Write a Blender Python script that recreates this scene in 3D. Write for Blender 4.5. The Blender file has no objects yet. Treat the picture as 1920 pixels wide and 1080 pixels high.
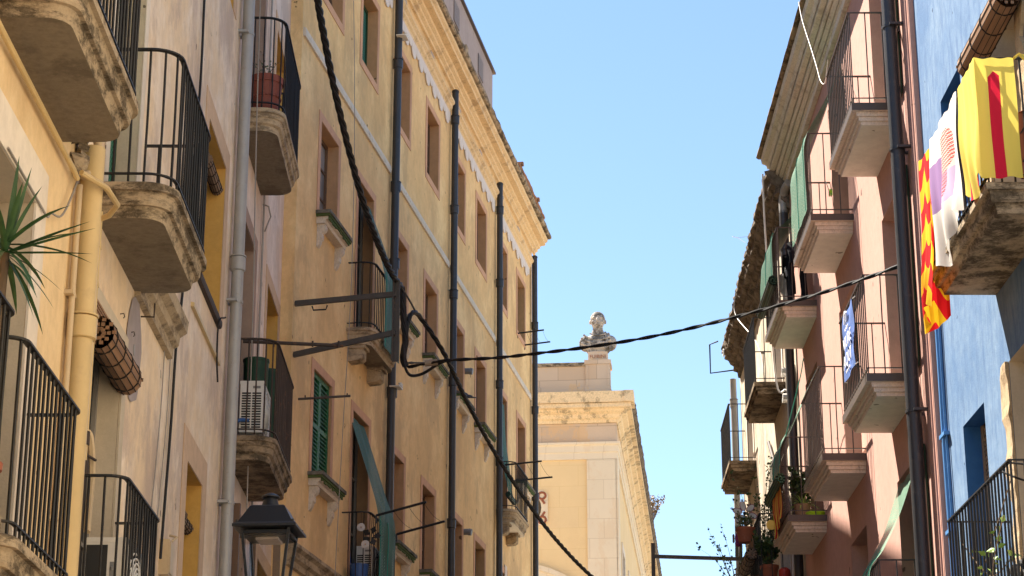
import bpy, bmesh, math, random
from mathutils import Vector, Matrix, noise as mnoise
R = math.radians
rnd = random.Random(7)
sc = bpy.context.scene
col = sc.collection

# ---------------------------------------------------------------- camera, sky, sun, exposure
cam = bpy.data.cameras.new('camera'); camo = bpy.data.objects.new('camera', cam); col.objects.link(camo)
sc.camera = camo
cam.sensor_width = 36; cam.lens = 73.9; cam.clip_end = 600; cam.clip_start = .1
camo.location = (0, 0, 1.6); camo.rotation_euler = (R(90 + 18.4), 0, 0)

SUN = Vector((-1.0, 1.0, 2.1)).normalized()
world = bpy.data.worlds.new('World'); sc.world = world; world.use_nodes = True
wt = world.node_tree
sky = wt.nodes.new('ShaderNodeTexSky'); sky.sky_type = 'NISHITA'; sky.sun_disc = False
sky.sun_elevation = math.asin(SUN.z); sky.sun_rotation = math.atan2(SUN.x, SUN.y)
sky.air_density = 1.0; sky.dust_density = 0; sky.ozone_density = 2.0
wt.links.new(sky.outputs[0], wt.nodes['Background'].inputs[0])
wt.nodes['Background'].inputs[1].default_value = .059
sl = bpy.data.lights.new('sun', 'SUN'); sl.energy = 5.0; sl.angle = R(.5); sl.color = (1, .92, .80)
so = bpy.data.objects.new('sun', sl); col.objects.link(so)
so.rotation_euler = SUN.to_track_quat('Z', 'Y').to_euler()
sc.view_settings.view_transform = 'Standard'; sc.view_settings.look = 'None'
sc.view_settings.exposure = 1.99; sc.view_settings.gamma = 1
sc.cycles.max_bounces = 8; sc.cycles.diffuse_bounces = 6; sc.cycles.transparent_max_bounces = 16

# ---------------------------------------------------------------- materials
def _in(t, sock, v):
    if hasattr(v, 'is_linked') or isinstance(v, bpy.types.NodeSocket): t.links.new(v, sock)
    elif v is not None: sock.default_value = v
def c4(c): return (c[0], c[1], c[2], 1)
class Mt:
    """small node-graph helper"""
    def __init__(s, name, rough=.85, spec=.25):
        s.m = bpy.data.materials.new(name); s.m.use_nodes = True; s.t = s.m.node_tree
        s.b = s.t.nodes['Principled BSDF']; s.b.inputs['Roughness'].default_value = rough
        s.b.inputs['Specular IOR Level'].default_value = spec
        s.co = s.t.nodes.new('ShaderNodeTexCoord').outputs['Object']
    def map(s, sc_=(1, 1, 1), rot=(0, 0, 0), loc=(0, 0, 0), v=None):
        n = s.t.nodes.new('ShaderNodeMapping'); _in(s.t, n.inputs['Vector'], v or s.co)
        n.inputs['Scale'].default_value = sc_; n.inputs['Rotation'].default_value = rot; n.inputs['Location'].default_value = loc
        return n.outputs[0]
    def noise(s, v, scale, det=5, ro=.6, dist=0):
        n = s.t.nodes.new('ShaderNodeTexNoise'); _in(s.t, n.inputs['Vector'], v)
        n.inputs['Scale'].default_value = scale; n.inputs['Detail'].default_value = det
        n.inputs['Roughness'].default_value = ro; n.inputs['Distortion'].default_value = dist
        return n.outputs['Fac']
    def rng(s, f, a, b, c=0., d=1.):
        n = s.t.nodes.new('ShaderNodeMapRange'); _in(s.t, n.inputs[0], f)
        for i, x in enumerate((a, b, c, d)): n.inputs[i + 1].default_value = x
        return n.outputs[0]
    def math(s, op, a, b=None):
        n = s.t.nodes.new('ShaderNodeMath'); n.operation = op; _in(s.t, n.inputs[0], a)
        if b is not None: _in(s.t, n.inputs[1], b)
        return n.outputs[0]
    def mix(s, f, a, b, mode='MIX'):
        n = s.t.nodes.new('ShaderNodeMix'); n.data_type = 'RGBA'; n.blend_type = mode
        _in(s.t, n.inputs[0], f)
        _in(s.t, n.inputs[6], a if isinstance(a, bpy.types.NodeSocket) else c4(a))
        _in(s.t, n.inputs[7], b if isinstance(b, bpy.types.NodeSocket) else c4(b))
        return n.outputs[2]
    def sep(s, v):
        n = s.t.nodes.new('ShaderNodeSeparateXYZ'); s.t.links.new(v, n.inputs[0]); return n.outputs
    def brick(s, v, w, h, a, b, mort, ms=.02, off=.5):
        n = s.t.nodes.new('ShaderNodeTexBrick'); _in(s.t, n.inputs['Vector'], v)
        n.inputs['Color1'].default_value = c4(a); n.inputs['Color2'].default_value = c4(b); n.inputs['Mortar'].default_value = c4(mort)
        n.inputs['Scale'].default_value = 1; n.inputs['Brick Width'].default_value = w; n.inputs['Row Height'].default_value = h
        n.inputs['Mortar Size'].default_value = ms; n.inputs['Mortar Smooth'].default_value = .3; n.offset = off
        return n.outputs['Color'], n.outputs['Fac']
    def wave(s, v, scale, dist=0, det=0, dr='X', prof='SIN'):
        n = s.t.nodes.new('ShaderNodeTexWave'); _in(s.t, n.inputs['Vector'], v); n.bands_direction = dr; n.wave_profile = prof
        n.inputs['Scale'].default_value = scale; n.inputs['Distortion'].default_value = dist; n.inputs['Detail'].default_value = det
        return n.outputs['Fac']
    def col(s, c):
        _in(s.t, s.b.inputs['Base Color'], c if isinstance(c, bpy.types.NodeSocket) else c4(c)); return s
    def bump(s, h, st=.3, d=.01):
        n = s.t.nodes.new('ShaderNodeBump'); n.inputs['Strength'].default_value = st; n.inputs['Distance'].default_value = d
        _in(s.t, n.inputs['Height'], h); s.t.links.new(n.outputs[0], s.b.inputs['Normal']); return s

def plaster(name, a, b, stain, patch=None, st=.5, grain=.5, pt=(.58, .66), streak_sc=(.9, .55, .32), dark=None, rough=.92):
    m = Mt(name, rough, .15)
    c = m.mix(m.rng(m.noise(m.co, .55, 6, .62), .3, .7), a, b)
    if patch:
        c = m.mix(m.rng(m.noise(m.map((1, .6, .6)), .9, 9, .74, .15), pt[0], pt[1]), c, patch)
    f = m.rng(m.noise(m.map(streak_sc), 1.3, 9, .72), .47, .64, 0, st)
    c = m.mix(f, c, stain)
    if dark:
        f2 = m.rng(m.noise(m.map((1.1, .6, .45), loc=(4, 3, 1)), 1.0, 9, .74, .15), .515, .60, 0, .75)
        c = m.mix(f2, c, dark)
    f3 = m.noise(m.co, 7, 6, .7)
    c = m.mix(m.rng(f3, .42, .62, .0, .28), c, tuple(x * .62 for x in a))
    g = m.noise(m.co, 55, 3, .7)
    c = m.mix(m.rng(g, .3, .7, 0, .16 * grain * 2), c, tuple(min(1, x * 1.25) for x in b))
    # small chips and pock marks
    ch = m.rng(m.noise(m.map((1, 1, .8), loc=(9, 2, 5)), 5.2, 3, .5), .715, .73)
    c = m.mix(ch, c, tuple(x * .45 for x in stain))
    m.col(c)
    h = m.math('ADD', m.math('MULTIPLY', g, .5 * grain), m.math('MULTIPLY', f3, 1.0))
    m.bump(h, .35, .012)
    return m.m
def stone(name, a, b, grime, gt=(.5, .68), amt=.9, sc_=3, bump=.5, zs=.8):
    m = Mt(name, .95, .12)
    c = m.mix(m.rng(m.noise(m.co, sc_ * .5, 6, .65), .3, .7), a, b)
    f = m.rng(m.noise(m.map((1, 1, zs), loc=(2, 7, 1)), sc_ * .8, 9, .76, .12), gt[0], gt[1], 0, amt)
    c = m.mix(f, c, grime)
    n = m.noise(m.co, sc_ * 9, 6, .75)
    c = m.mix(m.rng(n, .42, .62, 0, .45), c, tuple(x * .5 for x in a))
    m.col(c); m.bump(n, bump, .015); return m.m
def paint(name, c, rough=.45, wear=None, spec=.4, amt=.35, sc_=6, metal=0):
    m = Mt(name, rough, spec)
    cc = m.mix(m.rng(m.noise(m.map((1, 1, .6)), sc_, 6, .7), .35, .7, 0, .5), c, tuple(x * .65 for x in c))
    if wear: cc = m.mix(m.rng(m.noise(m.map(loc=(3, 1, 2)), sc_ * 1.6, 8, .75), .57, .66, 0, amt), cc, wear)
    m.col(cc); m.b.inputs['Metallic'].default_value = metal
    m.bump(m.noise(m.co, 40, 3), .12, .004); return m.m
M = {}
M['a_wall'] = plaster('cream_plaster', (.77, .60, .41), (.77, .58, .37), (.50, .37, .28), (.82, .69, .55), .6, .6, (.46, .56), dark=(.46, .35, .29))
M['a0_wall'] = plaster('ochre_plaster', (.76, .56, .31), (.72, .53, .31), (.50, .34, .18), (.78, .61, .39), .6, .6, (.52, .64))
M['b_wall'] = plaster('pale_pink_plaster', (.76, .60, .48), (.70, .51, .35), (.50, .39, .31), (.82, .69, .59), .65, .5, (.47, .56), dark=(.50, .39, .33))
M['c_wall'] = plaster('yellow_plaster', (.77, .515, .235), (.71, .47, .23), (.48, .30, .14), (.84, .61, .31), .7, .7, (.46, .6), (.8, .5, .28), dark=(.50, .34, .18))
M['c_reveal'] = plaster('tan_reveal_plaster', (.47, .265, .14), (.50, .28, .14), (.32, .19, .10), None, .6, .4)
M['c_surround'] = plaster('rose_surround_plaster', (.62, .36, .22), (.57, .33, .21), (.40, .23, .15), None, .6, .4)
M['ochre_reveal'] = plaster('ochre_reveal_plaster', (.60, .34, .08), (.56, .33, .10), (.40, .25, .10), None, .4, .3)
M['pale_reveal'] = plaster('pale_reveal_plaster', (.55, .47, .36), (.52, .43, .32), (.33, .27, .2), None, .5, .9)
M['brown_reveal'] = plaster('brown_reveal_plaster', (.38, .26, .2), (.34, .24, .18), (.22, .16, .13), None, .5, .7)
M['jamb_white'] = plaster('white_jamb_plaster', (.74, .66, .56), (.70, .6, .5), (.5, .42, .33), None, .45, .4)
M['tan_surround'] = plaster('tan_surround_plaster', (.60, .41, .26), (.62, .44, .29), (.42, .3, .2), None, .5, .4)
M['d_wall'] = plaster('salmon_plaster', (.50, .29, .235), (.47, .27, .215), (.38, .22, .175), None, .4, .8)
M['e_wall'] = plaster('blue_plaster', (.072, .145, .275), (.105, .185, .32), (.05, .105, .22), (.22, .305, .40), .7, 1.6, (.42, .66), (6, 6, 1.2))
M['e_reveal'] = plaster('shaded_blue_plaster', (.035, .125, .30), (.04, .13, .32), (.03, .10, .25), None, .3, .5)  # darker copy of the blue wall, with the reveals' shade in its colour
M['f_wall'] = plaster('grey_cream_plaster', (.56, .47, .36), (.50, .42, .32), (.25, .2, .15), (.66, .58, .47), .8, .6, (.5, .6), dark=(.2, .16, .12))
M['apricot'] = plaster('apricot_plaster', (.74, .64, .49), (.72, .62, .47), (.58, .48, .37), None, .4, .5)
M['attic'] = plaster('mauve_grey_plaster', (.37, .31, .29), (.33, .28, .27), (.24, .2, .2), None, .6, .4)
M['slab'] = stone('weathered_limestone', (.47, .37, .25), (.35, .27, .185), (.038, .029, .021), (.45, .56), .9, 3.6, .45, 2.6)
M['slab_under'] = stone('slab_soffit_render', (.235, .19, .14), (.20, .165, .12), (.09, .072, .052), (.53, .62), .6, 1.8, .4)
M['c_slab'] = stone('pale_carved_stone', (.50, .39, .26), (.42, .325, .21), (.12, .088, .062), (.48, .58), .8, 3.6, .5, 2.2)
M['dark_slab'] = stone('sooty_stone', (.34, .25, .16), (.26, .19, .125), (.03, .024, .018), (.45, .56), .9, 3.6, .5, 2.2)
M['rubble'] = stone('bare_rubble_stone', (.58, .44, .28), (.45, .33, .2), (.22, .15, .09), (.5, .62), .8, 7, .9)
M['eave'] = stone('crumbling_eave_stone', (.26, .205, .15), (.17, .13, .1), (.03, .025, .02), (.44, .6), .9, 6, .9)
M['d_slab'] = stone('painted_concrete_moulding', (.74, .63, .53), (.70, .58, .48), (.09, .07, .055), (.56, .62), .8, 3.2, .25)
M['d_under'] = plaster('cream_soffit_plaster', (.82, .78, .70), (.80, .76, .67), (.62, .56, .46), None, .25, .2)
M['fascia'] = paint('brown_steel_plate', (.085, .065, .055), .5, (.2, .1, .05), .4, .3)
M['cornice'] = stone('ochre_stucco_moulding', (.80, .60, .36), (.76, .54, .29), (.34, .22, .13), (.53, .62), .6, 3.5, .35)
M['scallop'] = paint('white_painted_metal', (.70, .62, .55), .6, (.5, .4, .32), .2, .3)
M['string'] = paint('chipped_white_band', (.66, .58, .48), .8, (.33, .2, .15), .2, .8, 5)
M['d_cornice'] = stone('grey_green_stucco', (.70, .64, .53), (.74, .68, .57), (.34, .28, .21), (.52, .62), .6, 4, .35)
M['iron'] = paint('black_iron', (.012, .012, .013), .5, (.06, .035, .02), .35, .35)
M['iron_brown'] = paint('brown_iron', (.055, .042, .037), .5, (.13, .10, .085), .35, .4)
M['iron_rust'] = paint('rusty_iron', (.05, .035, .028), .7, (.2, .09, .04), .3, .6)
M['pipe_dark'] = paint('dark_grey_pipe', (.030, .030, .034), .42, (.09, .08, .075), .45, .4, 4)
M['pipe_galv'] = paint('galvanised_pipe', (.36, .35, .33), .5, (.26, .22, .18), .5, .5, 5, .25)
M['pipe_yellow'] = paint('ochre_painted_pipe', (.60, .44, .21), .45, (.46, .33, .17), .4, .5, 3)
M['pipe_cream'] = paint('cream_painted_pipe', (.55, .42, .26), .5, (.4, .28, .16), .4, .5, 5)
M['pipe_blue'] = paint('blue_painted_pipe', (.08, .24, .52), .5, (.2, .4, .66), .4, .5, 6)
M['cable'] = paint('black_rubber_cable', (.012, .011, .011), .55, None, .3)
M['cable_grey'] = paint('grey_cable', (.3, .27, .24), .6, None, .3)
M['cable_white'] = paint('white_cable', (.66, .62, .58), .5, None, .3)
M['rope_green'] = paint('green_cord', (.03, .28, .2), .7, None, .2)
M['green_paint'] = paint('green_shutter_paint', (.022, .135, .058), .55, (.1, .2, .13), .35, .35)
M['green_dark'] = paint('dark_green_paint', (.012, .05, .022), .5, (.03, .08, .04), .35, .35)
M['moss'] = paint('mossy_green_edge', (.085, .12, .045), .9, (.2, .18, .1), .1, .6)
M['sill_top'] = stone('grey_sill_stone', (.22, .2, .17), (.17, .16, .13), (.05, .045, .035), (.45, .6), .8)
M['sill_white'] = stone('whitewashed_stucco', (.68, .6, .5), (.62, .53, .43), (.36, .29, .22), (.58, .74), .6, 4, .4)
M['wood'] = paint('brown_wood', (.13, .075, .045), .6, (.22, .14, .09), .3)
M['wood_pale'] = paint('weathered_wood', (.3, .22, .15), .7, (.4, .32, .24), .2)
M['grey_frame'] = paint('grey_frame_paint', (.25, .23, .21), .5, (.36, .33, .3), .3)
M['alu'] = paint('white_frame_paint', (.62, .58, .53), .5, None, .4)
M['white_plastic'] = paint('white_plastic', (.70, .67, .62), .45, (.55, .48, .38), .4, .4, 4)
M['dark_grille'] = paint('dark_grille', (.02, .02, .02), .6)
M['terracotta'] = paint('terracotta', (.30, .10, .055), .75, (.4, .2, .14), .2, .4)
M['terracotta_red'] = paint('dark_red_clay', (.22, .065, .045), .6, (.26, .12, .09), .25, .4)
M['steel'] = paint('galvanised_steel_angle', (.07, .06, .052), .55, (.16, .10, .07), .4, .5)
M['lamp_black'] = paint('blue_black_enamel', (.012, .013, .016), .42, (.06, .06, .06), .4, .12, 5)
M['tile'] = stone('clay_roof_tile', (.36, .19, .11), (.3, .17, .11), (.1, .08, .06), (.5, .65), .8, 6)
M['wicker'] = paint('woven_wicker', (.3, .2, .12), .8, (.16, .1, .06), .2, .6, 30)
M['bark'] = paint('bark', (.16, .11, .07), .9, None, .1)
M['yellow_wall'] = paint('yellow_wall_paint', (.72, .5, .06), .8, None, .2)
M['lime'] = paint('lime_plastic', (.45, .8, .02), .4, None, .4)
M['blue_plastic'] = paint('blue_plastic', (.03, .1, .3), .4, None, .4)
M['red_plastic'] = paint('red_plastic', (.5, .04, .03), .4, None, .4)
M['pink_cloth'] = paint('magenta_cloth', (.25, .05, .14), .9, None, .1)
M['grey_cloth'] = paint('grey_green_cloth', (.2, .2, .15), .9, None, .1)
M['black_cloth'] = paint('black_cloth', (.012, .012, .016), .95, None, .1)
M['white_cloth'] = paint('white_cloth', (.6, .58, .57), .9, None, .1)
M['gold'] = paint('gold_disc', (.6, .38, .08), .35, None, .5, metal=.6)
M['cd'] = paint('silver_disc', (.66, .64, .64), .25, None, .6, metal=.3)
M['pigeon'] = paint('slate_feathers', (.075, .08, .1), .7, (.2, .2, .24), .2, .4, 20)
M['grey_bird'] = paint('grey_plastic', (.2, .2, .2), .5, None, .3)

def glass(name, c, rough=.12):
    m = Mt(name, rough, .5); m.col(m.mix(m.rng(m.noise(m.co, 1.7, 3), .35, .65), c, tuple(x * .5 for x in c))); return m.m
M['glass'] = glass('dark_window_glass', (.05, .045, .042))
M['glass_pale'] = glass('pale_window_blind', (.30, .29, .29), .4)
M['glass_black'] = glass('black_doorway', (.010, .009, .008), .5)
def lampglass():
    m = bpy.data.materials.new('lantern_glass'); m.use_nodes = True; t = m.node_tree
    g = t.nodes.new('ShaderNodeBsdfGlossy'); g.inputs['Roughness'].default_value = .05
    tr = t.nodes.new('ShaderNodeBsdfTransparent'); tr.inputs[0].default_value = (.93, .93, .92, 1)
    mx = t.nodes.new('ShaderNodeMixShader'); mx.inputs[0].default_value = .07
    t.links.new(tr.outputs[0], mx.inputs[1]); t.links.new(g.outputs[0], mx.inputs[2])
    t.links.new(mx.outputs[0], t.nodes['Material Output'].inputs[0]); return m
M['lamp_glass'] = lampglass()
def leafmat(name, a, b):
    m = Mt(name, .5, .35); m.col(m.mix(m.rng(m.noise(m.co, 9, 3), .35, .65), a, b))
    m.b.inputs['Transmission Weight'].default_value = 0
    return m.m
M['yucca'] = leafmat('yucca_leaf', (.020, .060, .020), (.045, .10, .03))
M['leaf'] = leafmat('dark_leaf', (.03, .065, .02), (.06, .10, .03))
M['leaf_bright'] = leafmat('bright_leaf', (.16, .30, .05), (.35, .48, .12))
M['leaf_dry'] = leafmat('dry_leaf', (.3, .15, .06), (.14, .12, .05))
M['leaf_autumn'] = leafmat('autumn_leaf', (.6, .25, .03), (.5, .4, .05))
M['succulent'] = leafmat('grey_green_leaf', (.10, .12, .07), (.16, .17, .11))

def net(name, a, b, cell=34, hole=.42, ang=45):
    """woven shade netting: real holes between the strands"""
    m = bpy.data.materials.new(name); m.use_nodes = True; t = m.node_tree
    h = Mt.__new__(Mt); h.m = m; h.t = t; h.b = t.nodes['Principled BSDF']; h.co = t.nodes.new('ShaderNodeTexCoord').outputs['UV']
    h.b.inputs['Roughness'].default_value = .7
    w1 = h.wave(h.map((1, 1, 1), (0, 0, R(ang))), cell, 0, 0, 'X'); w2 = h.wave(h.map((1, 1, 1), (0, 0, R(ang))), cell, 0, 0, 'Y')
    f = h.math('MAXIMUM', w1, w2)
    h.col(h.mix(h.rng(h.noise(h.co, 3, 4), .35, .65), a, b))
    tr = t.nodes.new('ShaderNodeBsdfTransparent'); mx = t.nodes.new('ShaderNodeMixShader')
    t.links.new(h.rng(f, hole - .04, hole + .04), mx.inputs[0]); t.links.new(tr.outputs[0], mx.inputs[1]); t.links.new(h.b.outputs[0], mx.inputs[2])
    t.links.new(mx.outputs[0], t.nodes['Material Output'].inputs[0]); return m
M['net'] = net('green_shade_net', (.010, .065, .035), (.014, .09, .045), 9, .22)
M['net_dark'] = net('dark_green_shade_cloth', (.015, .075, .05), (.02, .10, .07), 14, .2)
M['net_pale'] = net('pale_green_shade_net', (.07, .16, .10), (.09, .20, .13), 8, .45)
def lattice(name, a, b):
    m = Mt(name, .6, .3)
    w1 = m.wave(m.map((1, 1, 1), (R(45), 0, 0)), 9, 0, 0, 'Y'); w2 = m.wave(m.map((1, 1, 1), (R(45), 0, 0)), 9, 0, 0, 'Z')
    m.col(m.mix(m.rng(m.math('MAXIMUM', w1, w2), .72, .8), b, a)); m.bump(m.math('MAXIMUM', w1, w2), .5, .01); return m.m
M['lattice'] = lattice('green_lattice', (.06, .24, .16), (.008, .03, .022))
M['lattice_dark'] = lattice('dark_green_lattice', (.035, .20, .15), (.006, .03, .025))
M['vent_dark'] = lattice('dark_clay_lattice', (.30, .24, .21), (.03, .025, .022))
M['vent'] = lattice('pale_clay_lattice', (.62, .5, .4), (.12, .08, .06))
def rollmat(name, a, b, along=18):
    m = Mt(name, .75, .2)
    c = m.mix(m.rng(m.noise(m.map((8, .4, 8)), 2, 4), .35, .65), a, b); m.col(c); return m.m
M['bamboo'] = rollmat('reed_slats', (.30, .17, .095), (.19, .11, .065))
M['bamboo_grey'] = rollmat('weathered_reed_slats', (.26, .18, .125), (.18, .12, .085))
M['green_reed'] = rollmat('green_plastic_slats', (.05, .12, .07), (.10, .17, .10))
M['cord'] = paint('dark_cord_and_gap_shade', (.02, .015, .012), .9)

# ---------------------------------------------------------------- mesh building
class MB:
    """collects faces in a wall's own frame: s along the wall, d out from it, z up; sg mirrors d for the right-hand side"""
    def __init__(s, sg=1): s.sg = sg; s.v = []; s.f = []; s.mi = []; s.m = 0; s.uv = {}
    def L(s, q, d, z): return (s.sg * d, q, z)
    def add(s, vs, fs, raw=False, uv=None):
        o = len(s.v); s.v += [tuple(p) if raw else s.L(*p) for p in vs]
        for i, f in enumerate(fs):
            if uv: s.uv[len(s.f)] = [uv[k] for k in f]
            s.f.append(tuple(k + o for k in f)); s.mi.append(s.m)
        return s
    def box(s, a, b):
        (x0, y0, z0), (x1, y1, z1) = a, b
        return s.add([(x0, y0, z0), (x1, y0, z0), (x1, y1, z0), (x0, y1, z0), (x0, y0, z1), (x1, y0, z1), (x1, y1, z1), (x0, y1, z1)],
                     [(0, 1, 2, 3), (4, 5, 6, 7), (0, 1, 5, 4), (1, 2, 6, 5), (2, 3, 7, 6), (3, 0, 4, 7)])
    def tube(s, pts, r, n=6, cap=True, raw=False, tw=0):
        P = [Vector(p if raw else s.L(*p)) for p in pts]; k = len(P)
        rs = r if isinstance(r, (list, tuple)) else [r] * k
        up = Vector((0, 0, 1)); t0 = (P[1] - P[0]).normalized()
        if abs(t0.dot(up)) > .95: up = Vector((0, 1, 0))
        vs = []
        for i in range(k):
            t = (P[min(i + 1, k - 1)] - P[max(i - 1, 0)]).normalized()
            a = t.cross(up)
            if a.length < 1e-4: a = t.cross(Vector((1, 0, 0)))
            a.normalize(); b = a.cross(t).normalized(); up = b
            for j in range(n):
                th = 2 * math.pi * (j + .5) / n + tw
                vs.append(P[i] + rs[i] * (math.cos(th) * a + math.sin(th) * b))
        fs = [(i * n + j, i * n + (j + 1) % n, (i + 1) * n + (j + 1) % n, (i + 1) * n + j) for i in range(k - 1) for j in range(n)]
        if cap: fs += [tuple(range(n)), tuple(range((k - 1) * n, k * n))]
        return s.add(vs, fs, raw=True)
    def prism(s, prof, q0, q1):
        """closed (d,z) profile swept along the wall"""
        n = len(prof); vs = [(q0, d, z) for d, z in prof] + [(q1, d, z) for d, z in prof]
        return s.add(vs, [(j, (j + 1) % n, n + (j + 1) % n, n + j) for j in range(n)] + [tuple(range(n)), tuple(range(n, 2 * n))])
    def loft(s, rings, cap=True, closed=True):
        n = len(rings[0]); vs = [p for r in rings for p in r]; fs = []
        for i in range(len(rings) - 1):
            for j in range(n if closed else n - 1):
                fs.append((i * n + j, i * n + (j + 1) % n, (i + 1) * n + (j + 1) % n, (i + 1) * n + j))
        if cap: fs += [tuple(range(n)), tuple(range((len(rings) - 1) * n, len(rings) * n))]
        return s.add(vs, fs)
    def lathe(s, prof, c=(0, 0, 0), n=16):
        rings = [[(c[0] + r * math.cos(2 * math.pi * j / n), c[1] + r * math.sin(2 * math.pi * j / n), c[2] + z) for j in range(n)] for r, z in prof]
        return s.loft(rings)
    def grid(s, P, uvs=None):
        """P[i][j] points"""
        a = len(P); b = len(P[0]); vs = [p for r in P for p in r]; uv = [u for r in uvs for u in r] if uvs else None
        return s.add(vs, [(i * b + j, i * b + j + 1, (i + 1) * b + j + 1, (i + 1) * b + j) for i in range(a - 1) for j in range(b - 1)], uv=uv)
    def mesh(s, name, mats, smooth=False, bevel=0):
        me = bpy.data.meshes.new(name); me.from_pydata(s.v, [], s.f)
        for m in mats: me.materials.append(m)
        for p, mi in zip(me.polygons, s.mi): p.material_index = mi
        if s.uv:
            ul = me.uv_layers.new(name='UVMap')
            for p in me.polygons:
                u = s.uv.get(p.index)
                if u:
                    for li, x in zip(p.loop_indices, u): ul.data[li].uv = x
        bm = bmesh.new(); bm.from_mesh(me); bmesh.ops.recalc_face_normals(bm, faces=bm.faces)
        bm.to_mesh(me); bm.free()
        if smooth:
            for p in me.polygons: p.use_smooth = True
            try: me.set_sharp_from_angle(angle=R(38))
            except Exception: pass
        return me
def link(name, me, parent=None, loc=(0, 0, 0), rot=0):
    o = bpy.data.objects.new(name, me); col.objects.link(o)
    o.location = loc; o.rotation_euler = (0, 0, rot)
    if parent: o.parent = parent
    return o
def obj(name, mb, mats, parent=None, loc=(0, 0, 0), smooth=False, rot=0):
    if not isinstance(mats, (list, tuple)): mats = [mats]
    return link(name, mb.mesh(name, mats, smooth), parent, loc, rot)
def tag(o, label, cat, group=None):
    o['label'] = label; o['category'] = cat
    if group: o['group'] = group
    return o
def thing(name, label, cat, loc=(0, 0, 0), rot=0, group=None):
    o = bpy.data.objects.new(name, None); col.objects.link(o); o.empty_display_size = .2
    o.location = loc; o.rotation_euler = (0, 0, rot)
    return tag(o, label, cat, group)
class Wall:
    """a facade plane: origin, azimuth of the direction it runs away from the viewer, side -1 left / +1 right"""
    def __init__(s, ox, oy, az, side):
        a = R(az); s.o = (ox, oy); s.t = (math.sin(a), math.cos(a)); s.sg = 1 if side < 0 else -1; s.rot = -a
        s.n = (math.cos(a) * s.sg, -math.sin(a) * s.sg)
    def P(s, q, d, z): return Vector((s.o[0] + q * s.t[0] + d * s.n[0], s.o[1] + q * s.t[1] + d * s.n[1], z))
    def thing(s, name, label, cat, q, d, z, group=None):
        return thing(name, label, cat, s.P(q, d, z), s.rot, group)
    def building(s, name, label): return thing(name, label, 'building', (s.o[0], s.o[1], 0), s.rot)
WA = Wall(-3, 0, -.5, -1)
_p = WA.P(27, 0, 0); WC = Wall(_p.x, _p.y, 9.8, -1)
WD = Wall(4.5, 0, .35, 1)
_p = WD.P(22.3, 0, 0); WE = Wall(_p.x + .06, _p.y, -.6, 1)
_p = WD.P(33.3, 0, 0); WF = Wall(_p.x, _p.y, 1.3, 1)

# ---------------------------------------------------------------- parts of facades
def wall_part(bld, W, q0, q1, z0, z1, ops, mats, name='wall', back=6, jag=None):
    """front face cut by openings (q0,q1,z0,z1,depth,reveal material index), with reveals, ends, top and back"""
    mb = MB(W.sg)
    xs = sorted({q0, q1, *[o[0] for o in ops], *[o[1] for o in ops]}); zs = sorted({z0, z1, *[o[2] for o in ops], *[o[3] for o in ops]})
    for i in range(len(xs) - 1):
        for j in range(len(zs) - 1):
            cx = (xs[i] + xs[i + 1]) / 2; cz = (zs[j] + zs[j + 1]) / 2
            if any(o[0] < cx < o[1] and o[2] < cz < o[3] for o in ops): continue
            mb.add([(xs[i], 0, zs[j]), (xs[i + 1], 0, zs[j]), (xs[i + 1], 0, zs[j + 1]), (xs[i], 0, zs[j + 1])], [(0, 1, 2, 3)])
    for o in ops:
        a, b, c, d, dp, mi = o; mb.m = mi
        for (p, q) in (((a, c), (a, d)), ((a, d), (b, d)), ((b, d), (b, c)), ((b, c), (a, c))):
            mb.add([(p[0], 0, p[1]), (q[0], 0, q[1]), (q[0], -dp, q[1]), (p[0], -dp, p[1])], [(0, 1, 2, 3)])
        mb.m = 0
    for q in (q0, q1): mb.add([(q, 0, z0), (q, 0, z1), (q, -back, z1), (q, -back, z0)], [(0, 1, 2, 3)])
    mb.add([(q0, 0, z1), (q1, 0, z1), (q1, -back, z1), (q0, -back, z1)], [(0, 1, 2, 3)])
    mb.add([(q0, -back, z0), (q1, -back, z0), (q1, -back, z1), (q0, -back, z1)], [(0, 1, 2, 3)])
    me = bpy.data.meshes.new(name); me.from_pydata(mb.v, [], mb.f)
    for m in mats: me.materials.append(m)
    for p, mi in zip(me.polygons, mb.mi): p.material_index = mi
    bm = bmesh.new(); bm.from_mesh(me); bmesh.ops.remove_doubles(bm, verts=bm.verts, dist=1e-4)
    bmesh.ops.recalc_face_normals(bm, faces=bm.faces); bm.to_mesh(me); bm.free()
    return link(name, me, bld)
_cache = {}
def cached(key, fn):
    if key not in _cache: _cache[key] = fn()
    return _cache[key]
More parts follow.
